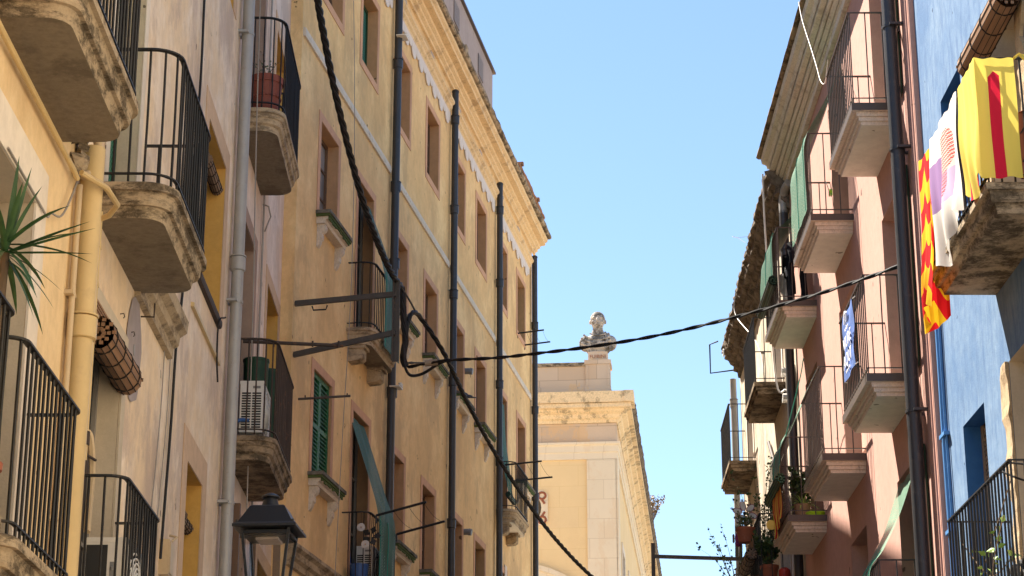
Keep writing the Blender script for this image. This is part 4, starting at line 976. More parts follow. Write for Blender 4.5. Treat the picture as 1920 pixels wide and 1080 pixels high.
reed_roll(WA, 'reed_blind', 'rolled brown reed blind under the stone lintel left of the cement patch', 14.93, 16.22, .06, 6.22, .115, drop=.2)
reed_roll(WA, 'reed_blind', 'small reed blind in the lower ochre window reveal of the cream house', 20.45, 21.05, -.12, 6.02, .055, ('bamboo_grey', 'cord'), drop=.12, hang_d=0)
reed_roll(WA, 'reed_blind', 'small grey reed blind in the upper ochre reveal, beside the curved railing end', 20.85, 21.75, -.08, 9.98, .06, ('bamboo_grey', 'cord'), drop=.12, hang_d=0)
reed_roll(WE, 'reed_blind', 'big rolled reed blind above the flags on the blue house', -4.75, -3.12, .17, 10.30, .125, ('bamboo', 'cord'), drop=.2, cords=4)

def sheet_awning(W, name, label, q0, q1, path, mat, roll=None, group='green shade awnings over balconies', wob=.008, cat='awning', cords=True):
    t = W.thing(name, label, cat, q0, 0, path[0][1], group); w = q1 - q0; z0 = path[0][1]
    C_ = [(p.x, p.y) for p in catmull([(a, b, 0) for a, b in path], 5)] if len(path) > 3 else path
    if len(path) <= 3:
        F = []
        for i in range(len(path) - 1):
            for k in range(6): F.append((path[i][0] + (path[i + 1][0] - path[i][0]) * k / 6, path[i][1] + (path[i + 1][1] - path[i][1]) * k / 6))
        C_ = F + [path[-1]]
    P = []; U = []; L = 0; n = 10
    for i, (d, z) in enumerate(C_):
        if i: L += math.dist(C_[i - 1], C_[i])
        row = []; ur = []
        for j in range(n + 1):
            x = w * j / n; sg_ = wob * math.sin(j * 1.7 + i * .5) + wob * .6 * math.sin(j * .9 - i * .8)
            row.append((x, d + sg_ * .6, z - z0 + sg_ * .4)); ur.append((x, L))
        P.append(row); U.append(ur)
    mb = MB(W.sg); mb.grid(P, U)
    o = obj('cloth', mb, M[mat], t, smooth=True)
    if cords:
        mb = MB(W.sg); e = C_[len(C_) // 2:]
        mb.tube([(w * .5, d + .012, z - z0) for d, z in e], .007, 4); mb.tube([(w * .04, d + .012, z - z0) for d, z in e], .006, 4); obj('cord', mb, M['rope_green'], t)
    if roll:
        r, rm = roll; d, z = C_[-1]; mb = MB(W.sg); nn = 12
        mb.loft([[(qq, d + r * math.cos(6.2832 * k / nn), z - z0 - r + r * 1.2 * math.sin(6.2832 * k / nn)) for k in range(nn)] for qq in (-.02, w + .02)], cap=False)
        for k in range(16):
            a = k * .7; rr = r * (1 - k / 19)
            for qq in (-.02, w + .02): mb.box((qq - .004, d + rr * math.cos(a) - .012, z - z0 - r + rr * 1.2 * math.sin(a) - .012), (qq + .004, d + rr * math.cos(a) + .012, z - z0 - r + rr * 1.2 * math.sin(a) + .012))
        obj('roll', mb, M[rm], t)
        mb = MB(W.sg)
        for k in range(nn): mb.tube([(-.02, d + r * 1.03 * math.cos(6.2832 * k / nn), z - z0 - r + r * 1.23 * math.sin(6.2832 * k / nn)), (w + .02, d + r * 1.03 * math.cos(6.2832 * k / nn), z - z0 - r + r * 1.23 * math.sin(6.2832 * k / nn))], .005, 4)  # dark rods draw the shade between the slats of the roll
        obj('slat_gap_shade', mb, M['cord'], t)
    return t
sheet_awning(WC, 'shade_awning', 'green shade cloth sloping over the lower balcony with discs on its rail', 4.45, 5.55, [(-.04, 10.02), (.30, 8.95), (.47, 8.38), (.475, 7.6), (.48, 7.0)], 'net', wob=.012)
sheet_awning(WC, 'shade_awning', 'dark green shade cloth hung over the balcony behind the steel bracket', 4.55, 5.6, [(-.04, 13.75), (.28, 12.85), (.46, 12.32), (.47, 11.75), (.47, 11.1)], 'net_dark', wob=.012)
sheet_awning(WC, 'door_blind', 'green slatted blind hanging over the rail of the far corner balcony', 17.12, 17.9, [(.02, 13.7), (.06, 12.9), (.16, 12.1), (.24, 11.6)], 'net', (.05, 'green_dark'), wob=.01, cat='blind')
sheet_awning(WD, 'shade_awning', 'green netting over the second top balcony of the salmon house', 27.15, 28.75, [(.02, 13.95), (.30, 13.35), (.575, 12.86), (.60, 12.4), (.60, 11.78)], 'net_pale')
sheet_awning(WD, 'shade_awning', 'green netting with a rolled end over the third top balcony', 31.0, 32.7, [(.02, 13.6), (.30, 13.1), (.575, 12.85), (.62, 12.6), (.63, 12.1)], 'net', (.07, 'green_dark'))
sheet_awning(WD, 'shade_awning', 'green netting with a slatted roll over the spider plant balcony', 31.0, 32.6, [(.02, 10.6), (.30, 9.95), (.575, 9.50), (.62, 9.25), (.64, 8.95)], 'net_pale', (.07, 'green_reed'))
sheet_awning(WD, 'shade_awning', 'pale green shade cloth slanting down to the lowest visible salmon balcony', 23.5, 24.75, [(.02, 7.28), (.22, 6.72), (.45, 6.3), (.60, 6.05), (.63, 5.6)], 'net_pale')
cable('guy_line', 'bright green cord slanting beside the middle salmon balcony', [WD.P(30.9, .55, 9.5), WD.P(29.4, .5, 9.98), WD.P(28.4, .57, 10.0)], .008, 'rope_green')
cable('clothes_line', 'clothes line with pegs on the second top salmon balcony', [WD.P(28.6, .1, 12.75), WD.P(28.0, .12, 12.35), WD.P(27.2, .2, 12.62)], .005, 'cord')
pegs = [('clothes_peg', 'purple clothes peg on the second top balcony', 28.05, .13, 12.36, 'pink_cloth'), ('clothes_peg', 'lime clothes peg on the second top balcony', 27.9, .14, 12.32, 'lime')]
for n_, l_, q, d, z, m in pegs:
    t = WD.thing(n_, l_, 'peg', q, d, z); mb = MB(-1); mb.box((-.012, -.02, -.05), (.012, -.004, .04)); mb.box((-.012, .004, -.05), (.012, .02, .04)); mb.tube([(-.014, 0, .0), (.014, 0, .0)], .012, 6); obj('jaws', mb, M[m], t)
# black washing on the third top balcony
def garment(W, name, label, q0, q1, d, z0, z1, mat, sleeves=True):
    t = W.thing(name, label, 'washing', q0, d, z1); w = q1 - q0; h = z1 - z0; mb = MB(W.sg)
    for side in (.0, .03):
        P = [[(w * j / 10 + (.05 * w * (i / 8)) * (j / 10 - .5), side + .03 * math.sin(j * 1.9 + i * .3), -h * i / 10) for j in range(11)] for i in range(11)]; mb.grid(P)
    if sleeves:
        for x0, x1 in ((0, -.14), (w, w + .14)): mb.tube([(x0, .02, -.06), (x1, .03, -h * .28), (x1 * .9 + x0 * .1, .02, -h * .45)], [.08, .06, .05], 7)
    obj('fabric', mb, M[mat], t, smooth=True)
    return t
garment(WD, 'black_shirt', 'black shirt hung to dry inside the third top balcony', 30.85, 31.35, .32, 11.78, 12.62, 'black_cloth')
garment(WD, 'white_shirt', 'white shirt hung to dry beside the black one', 31.5, 31.95, .30, 11.75, 12.5, 'white_cloth')
garment(WD, 'black_trousers', 'black trousers hanging at the near end of the third top balcony', 30.82, 31.0, .15, 11.72, 12.45, 'black_cloth', False)

def flag_mat(name, fn, rough=.85):
    m = Mt(name, rough, .1); m.co = m.t.nodes.new('ShaderNodeTexCoord').outputs['UV']
    s_ = m.sep(m.co); m.col(fn(m, s_[0], s_[1]))
    # thin cloth lets some sun through
    tr = m.t.nodes.new('ShaderNodeBsdfTranslucent'); mx = m.t.nodes.new('ShaderNodeMixShader'); mx.inputs[0].default_value = .30
    b = m.b.inputs['Base Color']
    if b.is_linked: m.t.links.new(b.links[0].from_socket, tr.inputs[0])
    m.t.links.new(m.b.outputs[0], mx.inputs[1]); m.t.links.new(tr.outputs[0], mx.inputs[2]); m.t.links.new(mx.outputs[0], m.t.nodes['Material Output'].inputs[0])
    return m.m
YEL, RED = (.84, .66, .13), (.62, .02, .05)
def stripes(m, u, v):       # vertical red bars on yellow, one of them cut to a point at the top
    w = m.math('ABSOLUTE', m.math('SUBTRACT', m.math('MODULO', m.math('ADD', u, 9.9 - .04), .30), .15))
    f = m.math('LESS_THAN', w, .05)
    f2 = m.math('GREATER_THAN', v, m.math('ADD', .13, m.math('MULTIPLY', m.math('ABSOLUTE', m.math('SUBTRACT', u, .19)), .9)))
    return m.mix(m.math('MULTIPLY', f, f2), YEL, RED)
M['flag_stripes'] = flag_mat('yellow_red_bars_cloth', stripes)
def waves_(m, u, v):
    k = m.math('ADD', m.math('MULTIPLY', v, 14.0), m.math('MULTIPLY', m.math('SINE', m.math('MULTIPLY', u, 22.0)), 1.6))
    return m.mix(m.math('GREATER_THAN', m.math('SINE', k), 0), (.85, .52, .02), (.66, .015, .02))
M['flag_waves'] = flag_mat('red_yellow_wave_cloth', waves_)
def wavy_bars(m, u, v):
    k = m.math('ADD', m.math('MULTIPLY', u, 52.0), m.math('MULTIPLY', m.math('SINE', m.math('MULTIPLY', v, 11.0)), 1.1))
    return m.mix(m.math('GREATER_THAN', m.math('SINE', k), .1), (.78, .55, .10), (.55, .02, .03))
M['flag_bars'] = flag_mat('red_yellow_wavy_bars_cloth', wavy_bars)
def whiteflag(m, u, v):
    c = (.80, .76, .70)
    def ell(cx, cy, rx, ry):
        a = m.math('DIVIDE', m.math('SUBTRACT', u, cx), rx); b = m.math('DIVIDE', m.math('SUBTRACT', v, cy), ry)
        return m.math('LESS_THAN', m.math('ADD', m.math('MULTIPLY', a, a), m.math('MULTIPLY', b, b)), 1)
    c = m.mix(m.math('MULTIPLY', m.math('GREATER_THAN', u, .84), m.math('MULTIPLY', m.math('GREATER_THAN', v, .30), m.math('LESS_THAN', v, .8))), c, (.36, .22, .44))
    c = m.mix(m.math('MULTIPLY', m.math('MULTIPLY', m.math('LESS_THAN', u, .75), m.math('GREATER_THAN', u, .2)), m.math('MULTIPLY', m.math('GREATER_THAN', v, m.math('SUBTRACT', .62, m.math('MULTIPLY', u, .1))), m.math('LESS_THAN', v, .86))), c, (.60, .48, .68))
    dash = m.math('MULTIPLY', m.math('GREATER_THAN', m.math('SINE', m.math('MULTIPLY', v, 170.0)), -.6), m.math('GREATER_THAN', m.math('SINE', m.math('ADD', m.math('MULTIPLY', u, 190.0), m.math('MULTIPLY', v, 300.0))), -.8))
    e = m.math('MAXIMUM', ell(.58, .36, .25, .21), ell(.66, .60, .13, .2))
    return m.mix(m.math('MULTIPLY', e, dash), c, (.75, .07, .05))
M['flag_white'] = flag_mat('white_printed_cloth', whiteflag)
def cloth(W, name, label, cat, plan, zt, zb, mat, folds=.02, nf=3.0, n=36, mrows=24, gather=None, group=None, hem=.02):
    """hanging cloth: plan is a list of (s,d) along which its top edge is tied"""
    q0, d0 = plan[0]; t = W.thing(name, label, cat, q0, d0, zt(0) if callable(zt) else zt, group); zref = zt(0) if callable(zt) else zt
    tot = sum(math.dist(plan[i], plan[i + 1]) for i in range(len(plan) - 1)); pts = resample([tuple(p) for p in plan], tot / n)
    P = []; U = []
    for i in range(mrows + 1):
        f = i / mrows; row = []; ur = []
        for j, (q, d) in enumerate(pts):
            u = tot * j / (len(pts) - 1); T = zt(u) if callable(zt) else zt; Bt = zb(u) if callable(zb) else zb
            a = pts[max(j - 1, 0)]; b = pts[min(j + 1, len(pts) - 1)]; tx, ty = b[0] - a[0], b[1] - a[1]; l = math.hypot(tx, ty) or 1; nx, ny = -ty / l, tx / l
            w_ = folds * (.25 + .75 * f) * (math.sin(u / tot * 6.283 * nf + .8 * math.sin(f * 3)) + .4 * math.sin(u / tot * 6.283 * nf * 2.3 + 4 * f)) + hem * math.sin(f * 7 + u * 5) * f
            gq, gd = (gather(u / tot, f) if gather else (0, 0))
            row.append((q - q0 + nx * w_ + gq, d - d0 + ny * w_ + gd, T + (Bt - T) * f - zref + .006 * math.sin(u * 40 + f * 9))); ur.append((u, (T - Bt) * f))
        P.append(row); U.append(ur)
    mb = MB(W.sg); mb.grid(P, U); obj('fabric', mb, M[mat], t, smooth=True)
    return t
fl = cloth(WE, 'flag', 'yellow flag with red bars wrapped round the balcony corner above the street', 'flag', [(-5.225, .30), (-5.225, .655), (-4.55, .655)], 9.43, lambda u: 8.285 if u < .36 else 8.36 - .14 * math.sin((u - .36) * 5), 'flag_stripes', .02, 3.0, 44)
mb = MB(-1)
for k in range(5): mb.tube([(-.02 + rnd.uniform(-.02, .02), 0.0, -.01), (-.03 + rnd.uniform(-.02, .02), -.04, .02), (-.02, -.09, rnd.uniform(-.04, .02))], .012, 5)
obj('knot', mb, M['flag_stripes'], fl)
cloth(WE, 'flag', 'white flag with a red dashed figure and purple shapes hanging on the blue house balcony', 'flag', [(-4.5, .655), (-3.32, .655)], 9.43, lambda u: 8.26 + .10 * math.sin(u * 5.5) - .12 * u, 'flag_white', .045, 2.2, 30)
cloth(WE, 'flag', 'long red and yellow wave-patterned flag gathered at the far end of the balcony', 'flag', [(-3.30, .645), (-2.74, .68), (-2.70, .56), (-2.76, .46)], 9.42, lambda u: 7.72 + .1 * math.sin(u * 9), 'flag_waves', .028, 3.5, 40, 30, gather=lambda u, f: (.25 * (1 - f) * (.5 - u) * 0 - .03 * f, .12 * f * (1 - u) - .02))
cloth(WD, 'flag', 'red and yellow wavy-barred flag on the railing of the spider plant balcony', 'flag', [(31.05, .625), (32.1, .63)], 9.1, lambda u: 8.30 - .12 * u, 'flag_bars', .018, 2.0, 24)

# banner on the middle salmon balcony
bn = WD.thing('banner', 'blue banner with white lettering tied to the middle salmon balcony', 'banner', 24.52, .605, 9.36)
mb = MB(-1); P = []; U = []
for i in range(13):
    f = i / 12; P.append([(-.80 * j / 8 + .04 * f, .012 * math.sin(j + i * .7), -.80 * f - .03 * (1 - j / 8) * 0) for j in range(9)])
mb.grid(P); M['banner'] = paint('blue_banner_cloth', (.10, .17, .42), .8, (.07, .12, .34), .15, .5, 5); obj('fabric', mb, M['banner'], bn, smooth=True)
M['banner_white'] = paint('white_print', (.78, .78, .80), .8, None, .15)
for (tx, size, x, z, sx) in (('volem', .085, -.40, -.26, 1.3), ('VIURE', .215, -.40, -.46, 1.05), ('AQUÍ', .225, -.36, -.68, 1.1), ('tots junts', .06, -.38, -.76, 1.5)):
    me = text_mesh(tx, size, .002); me.materials.append(M['banner_white'])
    o = link('lettering', me, bn, (-.024, x, z)); o.rotation_euler = (R(90), 0, R(-90)); o.scale = (sx, 1, 1)
mb = MB(-1); mb.tube([(-.30, .022, -.17), (-.30, .022, -.06), (-.36, .022, -.03), (-.42, .022, -.06), (-.42, .022, -.17)], .018, 5); obj('emblem', mb, M['banner_white'], bn)
mb = MB(-1); 
for (a, b) in ((0, 0), (-.8, 0), (.04, -.8), (-.76, -.8)): mb.tube([(a, 0, b), (a + (.05 if a > -.4 else -.05), -.03, b + .015)], .006, 4)
obj('tie', mb, M['white_cloth'], bn)

# ================================================================ air conditioners
def aircon(W, name, label, q, d, z, L_, dep, h, dark_end=False, group='air conditioner units'):
    t = W.thing(name, label, 'air conditioner', q, d, z, group)
    mb = MB(W.sg); mb.box((0, 0, 0), (L_, dep, h)); mb.box((-.006, -.006, h - .03), (L_ + .006, dep + .006, h + .004)); 
    o = obj('casing', mb, M['white_plastic'], t)
    g = MB(W.sg); nrow = 14
    if dark_end:
        g.box((-.004, .012, .03), (-.001, dep * .55, h - .05))
    else:
        for i in range(nrow):
            z0 = .05 + (h - .17) * i / nrow
            for (a, b) in ((.02, dep * .5 - .008), (dep * .5 + .008, dep - .02)): g.box((-.005, a, z0), (-.001, b, z0 + (h - .17) / nrow * .58))
    obj('end_grille', g, M['dark_grille'], t)
    f = MB(W.sg); cy, cz, rr = L_ * .42, h * .5, h * .42
    for k in range(7): r_ = rr * (k + 1) / 7; f.tube([(cy + r_ * math.cos(6.2832 * i / 20), dep + .03 * (1 - (k / 7) ** 2) + .004, cz + r_ * math.sin(6.2832 * i / 20)) for i in range(21)], .006, 4, cap=False)
    for i in range(12): a = 6.2832 * i / 12; f.tube([(cy, dep + .034, cz), (cy + rr * math.cos(a), dep + .006, cz + rr * math.sin(a))], .005, 4)
    obj('fan_guard', f, M['white_plastic'], t)
    bk = MB(W.sg); bk.tube([(cy, dep + .001, cz), (cy, dep + .003, cz)], rr * .98, 20); obj('fan_well', bk, M['dark_grille'], t)
    p = MB(W.sg)
    if dark_end: p.box((-.003, dep * .62, h * .55), (-.001, dep * .75, h * .72)); p.tube([(-.006, dep * .68, h * .62), (-.012, dep * .68, h * .66)], .014, 6); obj('handle', p, M['grey_bird'], t)
    else: p.box((-.004, dep * .55, h - .085), (-.001, dep * .88, h - .055)); obj('badge', p, M['grey_bird'], t)
    for x in (.08, L_ - .12):
        ft = MB(W.sg); ft.box((x, .0, -.04), (x + .05, dep, -.001)); obj('foot', ft, M['grey_frame'], t)
    return t
aircon(WA, 'air_conditioner', 'white air conditioner with slotted end grille behind the rusty railing', 23.16, .10, 7.58, .80, .26, .60)
aircon(WA, 'air_conditioner', 'cream air conditioner with a dark end panel on the lowest cream balcony', 14.98, .05, 4.06, .80, .30, .62, True)
aircon(WC, 'air_conditioner', 'grey-slotted air conditioner behind the green shade cloth and hanging discs', 4.75, .05, 7.36, .8, .26, .62)
cable('drain_hose', 'blue hose at the foot of the slotted air conditioner', [WA.P(23.16, .2, 7.72), WA.P(23.08, .12, 7.70), WA.P(23.02, .02, 7.64), WA.P(22.98, .0, 7.6)], .022, 'blue_plastic')
tub = WA.thing('green_tub', 'dark green plastic tubs standing behind the slotted air conditioner', 'tub', 24.0, .24, 7.51)
for k, (x, y, r, h) in enumerate(((-.1, -.06, .15, 1.14), (.3, .06, .13, 1.12))):
    mb = MB(1); mb.lathe([(0, 0), (r * .86, 0), (r, h - .03), (r * 1.06, h - .03), (r * 1.06, h), (r * .95, h), (r * .9, h - .1), (0, h - .1)], (x, y, 0), 14); obj('tub', mb, M['green_dark'], tub, smooth=True)
# discs, fan toy and bucket on the lower yellow balcony
for (q, d, z, lab) in ((4.03, .30, 8.12, 'upper silver disc hanging on the shade cloth balcony'), (4.03, .37, 7.86, 'lower silver disc hanging on the shade cloth balcony')):
    t = WC.thing('bird_scaring_disc', lab, 'disc', q, d, z, 'silver discs hung on the railing')
    mb = MB(1); n = 20
    mb.loft([[(x, r_ * math.cos(6.2832 * i / n), r_ * math.sin(6.2832 * i / n)) for i in range(n)] for x, r_ in ((-.002, .012), (-.002, .062), (.002, .062), (.002, .012))], cap=False); obj('disc', mb, M['cd'], t)
    mb = MB(1); mb.tube([(0, 0, .06), (0, .0, .22)], .002, 4); obj('thread', mb, M['cord'], t)
t = WC.thing('pinwheel', 'dark pinwheel tied inside the shade cloth balcony rail', 'pinwheel', 4.2, .42, 8.02)
mb = MB(1)
for k in range(5):
    a = 6.2832 * k / 5; mb.loft([[(.0, .03 * math.cos(a), .03 * math.sin(a)), (.01, .11 * math.cos(a + .5), .11 * math.sin(a + .5)), (0, .15 * math.cos(a), .15 * math.sin(a)), (-.01, .11 * math.cos(a - .5), .11 * math.sin(a - .5))], [(.004, .03 * math.cos(a), .03 * math.sin(a)), (.014, .11 * math.cos(a + .5), .11 * math.sin(a + .5)), (.004, .15 * math.cos(a), .15 * math.sin(a)), (-.006, .11 * math.cos(a - .5), .11 * math.sin(a - .5))]])
obj('blades', mb, M['dark_grille'], t); mb = MB(1); mb.tube([(.01, 0, 0), (.01, 0, -.55)], .008, 5); obj('stick', mb, M['wood'], t)
t = WC.thing('bucket', 'blue bucket on the floor of the shade cloth balcony', 'bucket', 4.3, .22, 7.305)
mb = MB(1); mb.lathe([(0, 0), (.11, 0), (.14, .28), (.15, .28), (.15, .30), (.13, .30), (.11, .05), (0, .05)], n=16); obj('pail', mb, M['blue_plastic'], t, smooth=True)
t = WC.thing('mop', 'blue mop handle leaning in the doorway of the shade cloth balcony', 'mop', 4.75, -.1, 7.31); mb = MB(1); mb.tube([(0, .1, 0.05), (.05, -.05, 1.5)], .012, 6); obj('handle', mb, M['blue_plastic'], t); mb = MB(1)
for k in range(14): mb.tube([(0, .1, .1), (rnd.uniform(-.1, .1), .1 + rnd.uniform(-.08, .08), .0)], .008, 4)
obj('head', mb, M['grey_cloth'], t)
# drying racks: two rods with lines between
def rack(W, name, label, q0, q1, d0, d1, z, rise=.0, group='clothes racks reaching out from the yellow building'):
    t = W.thing(name, label, 'drying rack', q0, d0, z, group)
    for k, q in enumerate((0, q1 - q0)):
        mb = MB(W.sg); mb.tube([(q, 0, 0), (q, d1 - d0, rise)], .02, 6); mb.tube([(q, 0, .0), (q, 0, -.12)], .014, 5); obj('arm', mb, M['iron'], t)
    mb = MB(W.sg)
    for f in (.35, .65, .95):
        mb.tube([((q1 - q0) * k / 6, (d1 - d0) * f, rise * f - .05 * math.sin(math.pi * k / 6)) for k in range(7)], .003, 4)
    obj('line', mb, M['cord'], t)
    return t
rack(WC, 'drying_rack', 'drying rack on the shade cloth balcony, lines strung between two black rods', 4.35, 5.75, .45, 1.22, 8.36, .18)
rack(WC, 'drying_rack', 'upper drying rack at the far corner, under the top window', 19.75, 20.7, .0, .62, 15.95, .05)
rack(WC, 'drying_rack', 'lower drying rack on the railing of the far corner balcony', 17.25, 18.75, .0, .95, 12.22, .06)
# pigeon
pg = WC.thing('pigeon', 'grey pigeon perched on a mossy sill behind the cable', 'bird', 12.72, .14, 12.47)
link('body', blob_mesh('body', [((-.14, 0, .13), (.04, .035, .04)), ((-.10, 0, .10), (.05, .045, .06)), ((-.02, 0, .075), (.10, .06, .06)), ((.08, 0, .05), (.09, .045, .035)), ((.17, 0, .03), (.08, .03, .012)), ((-.185, 0, .125), (.022, .009, .008))], [M['pigeon']], .008), pg, rot=R(15))
mb = MB(1)
for y in (-.02, .02): mb.tube([(0, y, .03), (.0, y, .0), (-.03, y, .0)], .005, 4)
obj('feet', mb, M['terracotta'], pg)

# ================================================================ pots and plants
def pot(t, x, y, z, r, h, mat, rim=True, band=False):
    mb = MB(1)
    prof = [(0, 0), (r * .72, 0), (r * .93, h * .82)] + ([(r, h * .82), (r * 1.02, h)] if rim else [(r, h)]) + [(r * .9, h), (r * .86, h * .86), (0, h * .86)]
    mb.lathe(prof, (x, y, z), 18)
    if band:
        for k in range(26): a = 6.2832 * k / 26; mb.tube([(x + r * .86 * math.cos(a), y + r * .86 * math.sin(a), z + h * .42), (x + r * .86 * math.cos(a + .12), y + r * .86 * math.sin(a + .12), z + h * .44)], .012, 5)
    return obj('pot', mb, M[mat], t, smooth=True)
def blade(mb, base, dirv, L_, w, droop, seg=7, fold=.25):
    d = Vector(dirv).normalized(); p = Vector(base); side = d.cross(Vector((0, 0, 1)))
    if side.length < .05: side = Vector((1, 0, 0))
    side.normalize(); vs = []
    for i in range(seg + 1):
        f = i / seg; ww = w * (math.sin(math.pi * min(1, .25 + f * .75)) ** .8) * (1 if f < 1 else 0)
        up = side.cross(d).normalized()
        vs += [p - side * ww, p + up * (-ww * fold), p + side * ww]
        d = (d + Vector((0, 0, -droop / seg))).normalized(); p = p + d * L_ / seg
    mb.add(vs, [f for i in range(seg) for f in ((i * 3, i * 3 + 1, i * 3 + 4, i * 3 + 3), (i * 3 + 1, i * 3 + 2, i * 3 + 5, i * 3 + 4))], raw=True)
def leaf(mb, p, d, L_, w):
    d = Vector(d).normalized(); s_ = d.cross(Vector((rnd.uniform(-1, 1), rnd.uniform(-1, 1), rnd.uniform(-1, 1))))
    if s_.length < .01: return
    s_.normalize(); p = Vector(p); n_ = d.cross(s_) * w * .35
    mb.add([p, p + d * L_ * .4 + s_ * w + n_, p + d * L_, p + d * L_ * .4 - s_ * w + n_, p + d * L_ * .45], [(0, 1, 4), (1, 2, 4), (2, 3, 4), (3, 0, 4)], raw=True)
def twiggy(t, base, H, spread, nst, nlf, lsize, mat, smat='bark', lw=.45, seed=1, up=1.0):
    r_ = random.Random(seed); st = MB(1); lf = MB(1)
    for k in range(nst):
        a = r_.uniform(0, 6.28); tip = Vector((spread * math.cos(a) * r_.uniform(.3, 1), spread * math.sin(a) * r_.uniform(.3, 1), H * r_.uniform(.55, 1) * up)); b = Vector(base)
        mid = tip * .5 + Vector((r_.uniform(-.1, .1) * spread, r_.uniform(-.1, .1) * spread, H * .1)); pts = [b, b + mid, b + tip]
        C_ = catmull(pts, 5); st.tube(C_, [max(.0025, .009 * (1 - i / len(C_))) for i in range(len(C_))], 4, raw=True)
        for j in range(nlf):
            p = C_[min(len(C_) - 1, int(len(C_) * r_.uniform(.25, 1)))]; leaf(lf, p + Vector((r_.uniform(-1, 1), r_.uniform(-1, 1), r_.uniform(-1, 1))) * lsize * .6, (r_.uniform(-1, 1), r_.uniform(-1, 1), r_.uniform(-.3, 1)), lsize * r_.uniform(.7, 1.3), lsize * lw)
    obj('stem', st, M[smat], t); obj('foliage', lf, M[mat], t)
# yucca on the near-left balcony
yu = thing('yucca_plant', 'spiky dark green yucca reaching into the picture at the left edge', 'plant', WA.P(10.62, .33, 3.96), WA.rot)
pot(yu, 0, 0, 0, .12, .22, 'terracotta')
mb = MB(1); mb.tube([(0, 0, .2), (.02, .08, .8), (-.0, .20, 1.44)], [.03, .026, .024], 8, raw=True); obj('stem', mb, M['bark'], yu)
mb = MB(1); r_ = random.Random(4)
for k in range(18):
    a = r_.uniform(0, 6.28); el = r_.uniform(-.6, 1.45); blade(mb, (0, .2, 1.40 + r_.uniform(0, .1)), (math.cos(a) * math.cos(el), math.sin(a) * math.cos(el), math.sin(el)), r_.uniform(.36, .52), .017, .55 if el > .2 else .9)
for (x, z, L_, dr) in ((1, .42, .50, .12), (1, .30, .52, .1), (1, .0, .50, .1), (.9, -.35, .42, .5), (.8, -.55, .46, .6), (.55, -.8, .44, .5), (.1, 1, .55, .0), (.25, 1, .5, .1)):
    blade(mb, (0, .2, 1.44), (x, -.15, z), L_, .018, dr)
obj('foliage', mb, M['yucca'], yu)
# big clay pot on the pink house balcony
t = WA.thing('clay_pot', 'large dark red clay pot with a thin straggly plant on the pale pink house balcony', 'plant pot', 23.22, .245, 11.505)
pot(t, 0, 0, 0, .21, .46, 'terracotta_red', True, True); twiggy(t, (0, 0, .42), .34, .2, 7, 9, .035, 'succulent', seed=5)
# balcony with the spider plant
t = WD.thing('spider_plant', 'bright spider plant in a wicker basket on the third lower salmon balcony', 'plant', 31.2, .30, 8.28)
pot(t, 0, 0, 0, .13, .24, 'wicker', False); mb = MB(1); r_ = random.Random(8)
for k in range(46):
    a = r_.uniform(0, 6.28); el = r_.uniform(.2, 1.4); blade(mb, (0, 0, .22), (math.cos(a) * math.cos(el), math.sin(a) * math.cos(el), math.sin(el)), r_.uniform(.24, .40), .012, 1.3)
obj('foliage', mb, M['leaf_bright'], t)
t = WD.thing('potted_shrub', 'dark potted shrub behind the spider plant', 'plant', 31.75, .2, 8.28); pot(t, 0, 0, 0, .13, .25, 'terracotta'); twiggy(t, (0, 0, .22), .75, .24, 16, 22, .075, 'leaf', seed=9)
t = WD.thing('lime_basin', 'lime green plastic basin at the near end of the spider plant balcony', 'basin', 31.02, .12, 8.275); mb = MB(1); mb.lathe([(0, 0), (.1, 0), (.15, .07), (.16, .07), (.16, .085), (.14, .085), (.1, .02), (0, .02)], n=18); obj('bowl', mb, M['lime'], t, smooth=True)
# old grey house: crowded lower balcony
t = WF.thing('hanging_pot', 'terracotta pot hooked outside the black railing under the pinwheel flower', 'plant pot', 2.75, .70, 8.93); pot(t, 0, 0, 0, .17, .26, 'terracotta'); twiggy(t, (0, 0, .22), .30, .22, 9, 12, .05, 'leaf', seed=12)
mb = MB(1); mb.tube([(0, .0, .22), (.12, 0, .34), (.2, 0, .37)], .008, 5); obj('hook', mb, M['iron'], t)
t = WF.thing('pinwheel_flower', 'pinwheel flower with pale framed petals above the hanging pots', 'pinwheel', 3.2, .66, 9.55)
mb = MB(1); fr = MB(1)
for k in range(6):
    a = 6.2832 * k / 6 + .3; c_, s_ = math.cos(a), math.sin(a); el = []
    for i in range(14):
        b = 6.2832 * i / 14; u = .135 + .085 * math.cos(b); v = .05 * math.sin(b); el.append((.004 * k, u * c_ - v * s_, u * s_ + v * c_))
    # front faces the viewer: flat petals with a wire rim
    mb.loft([[(p[1], p[0] - .003, p[2]) for p in el], [(p[1], p[0] + .003, p[2]) for p in el]]); fr.tube([(p[1], p[0], p[2]) for p in el + el[:1]], .007, 5)
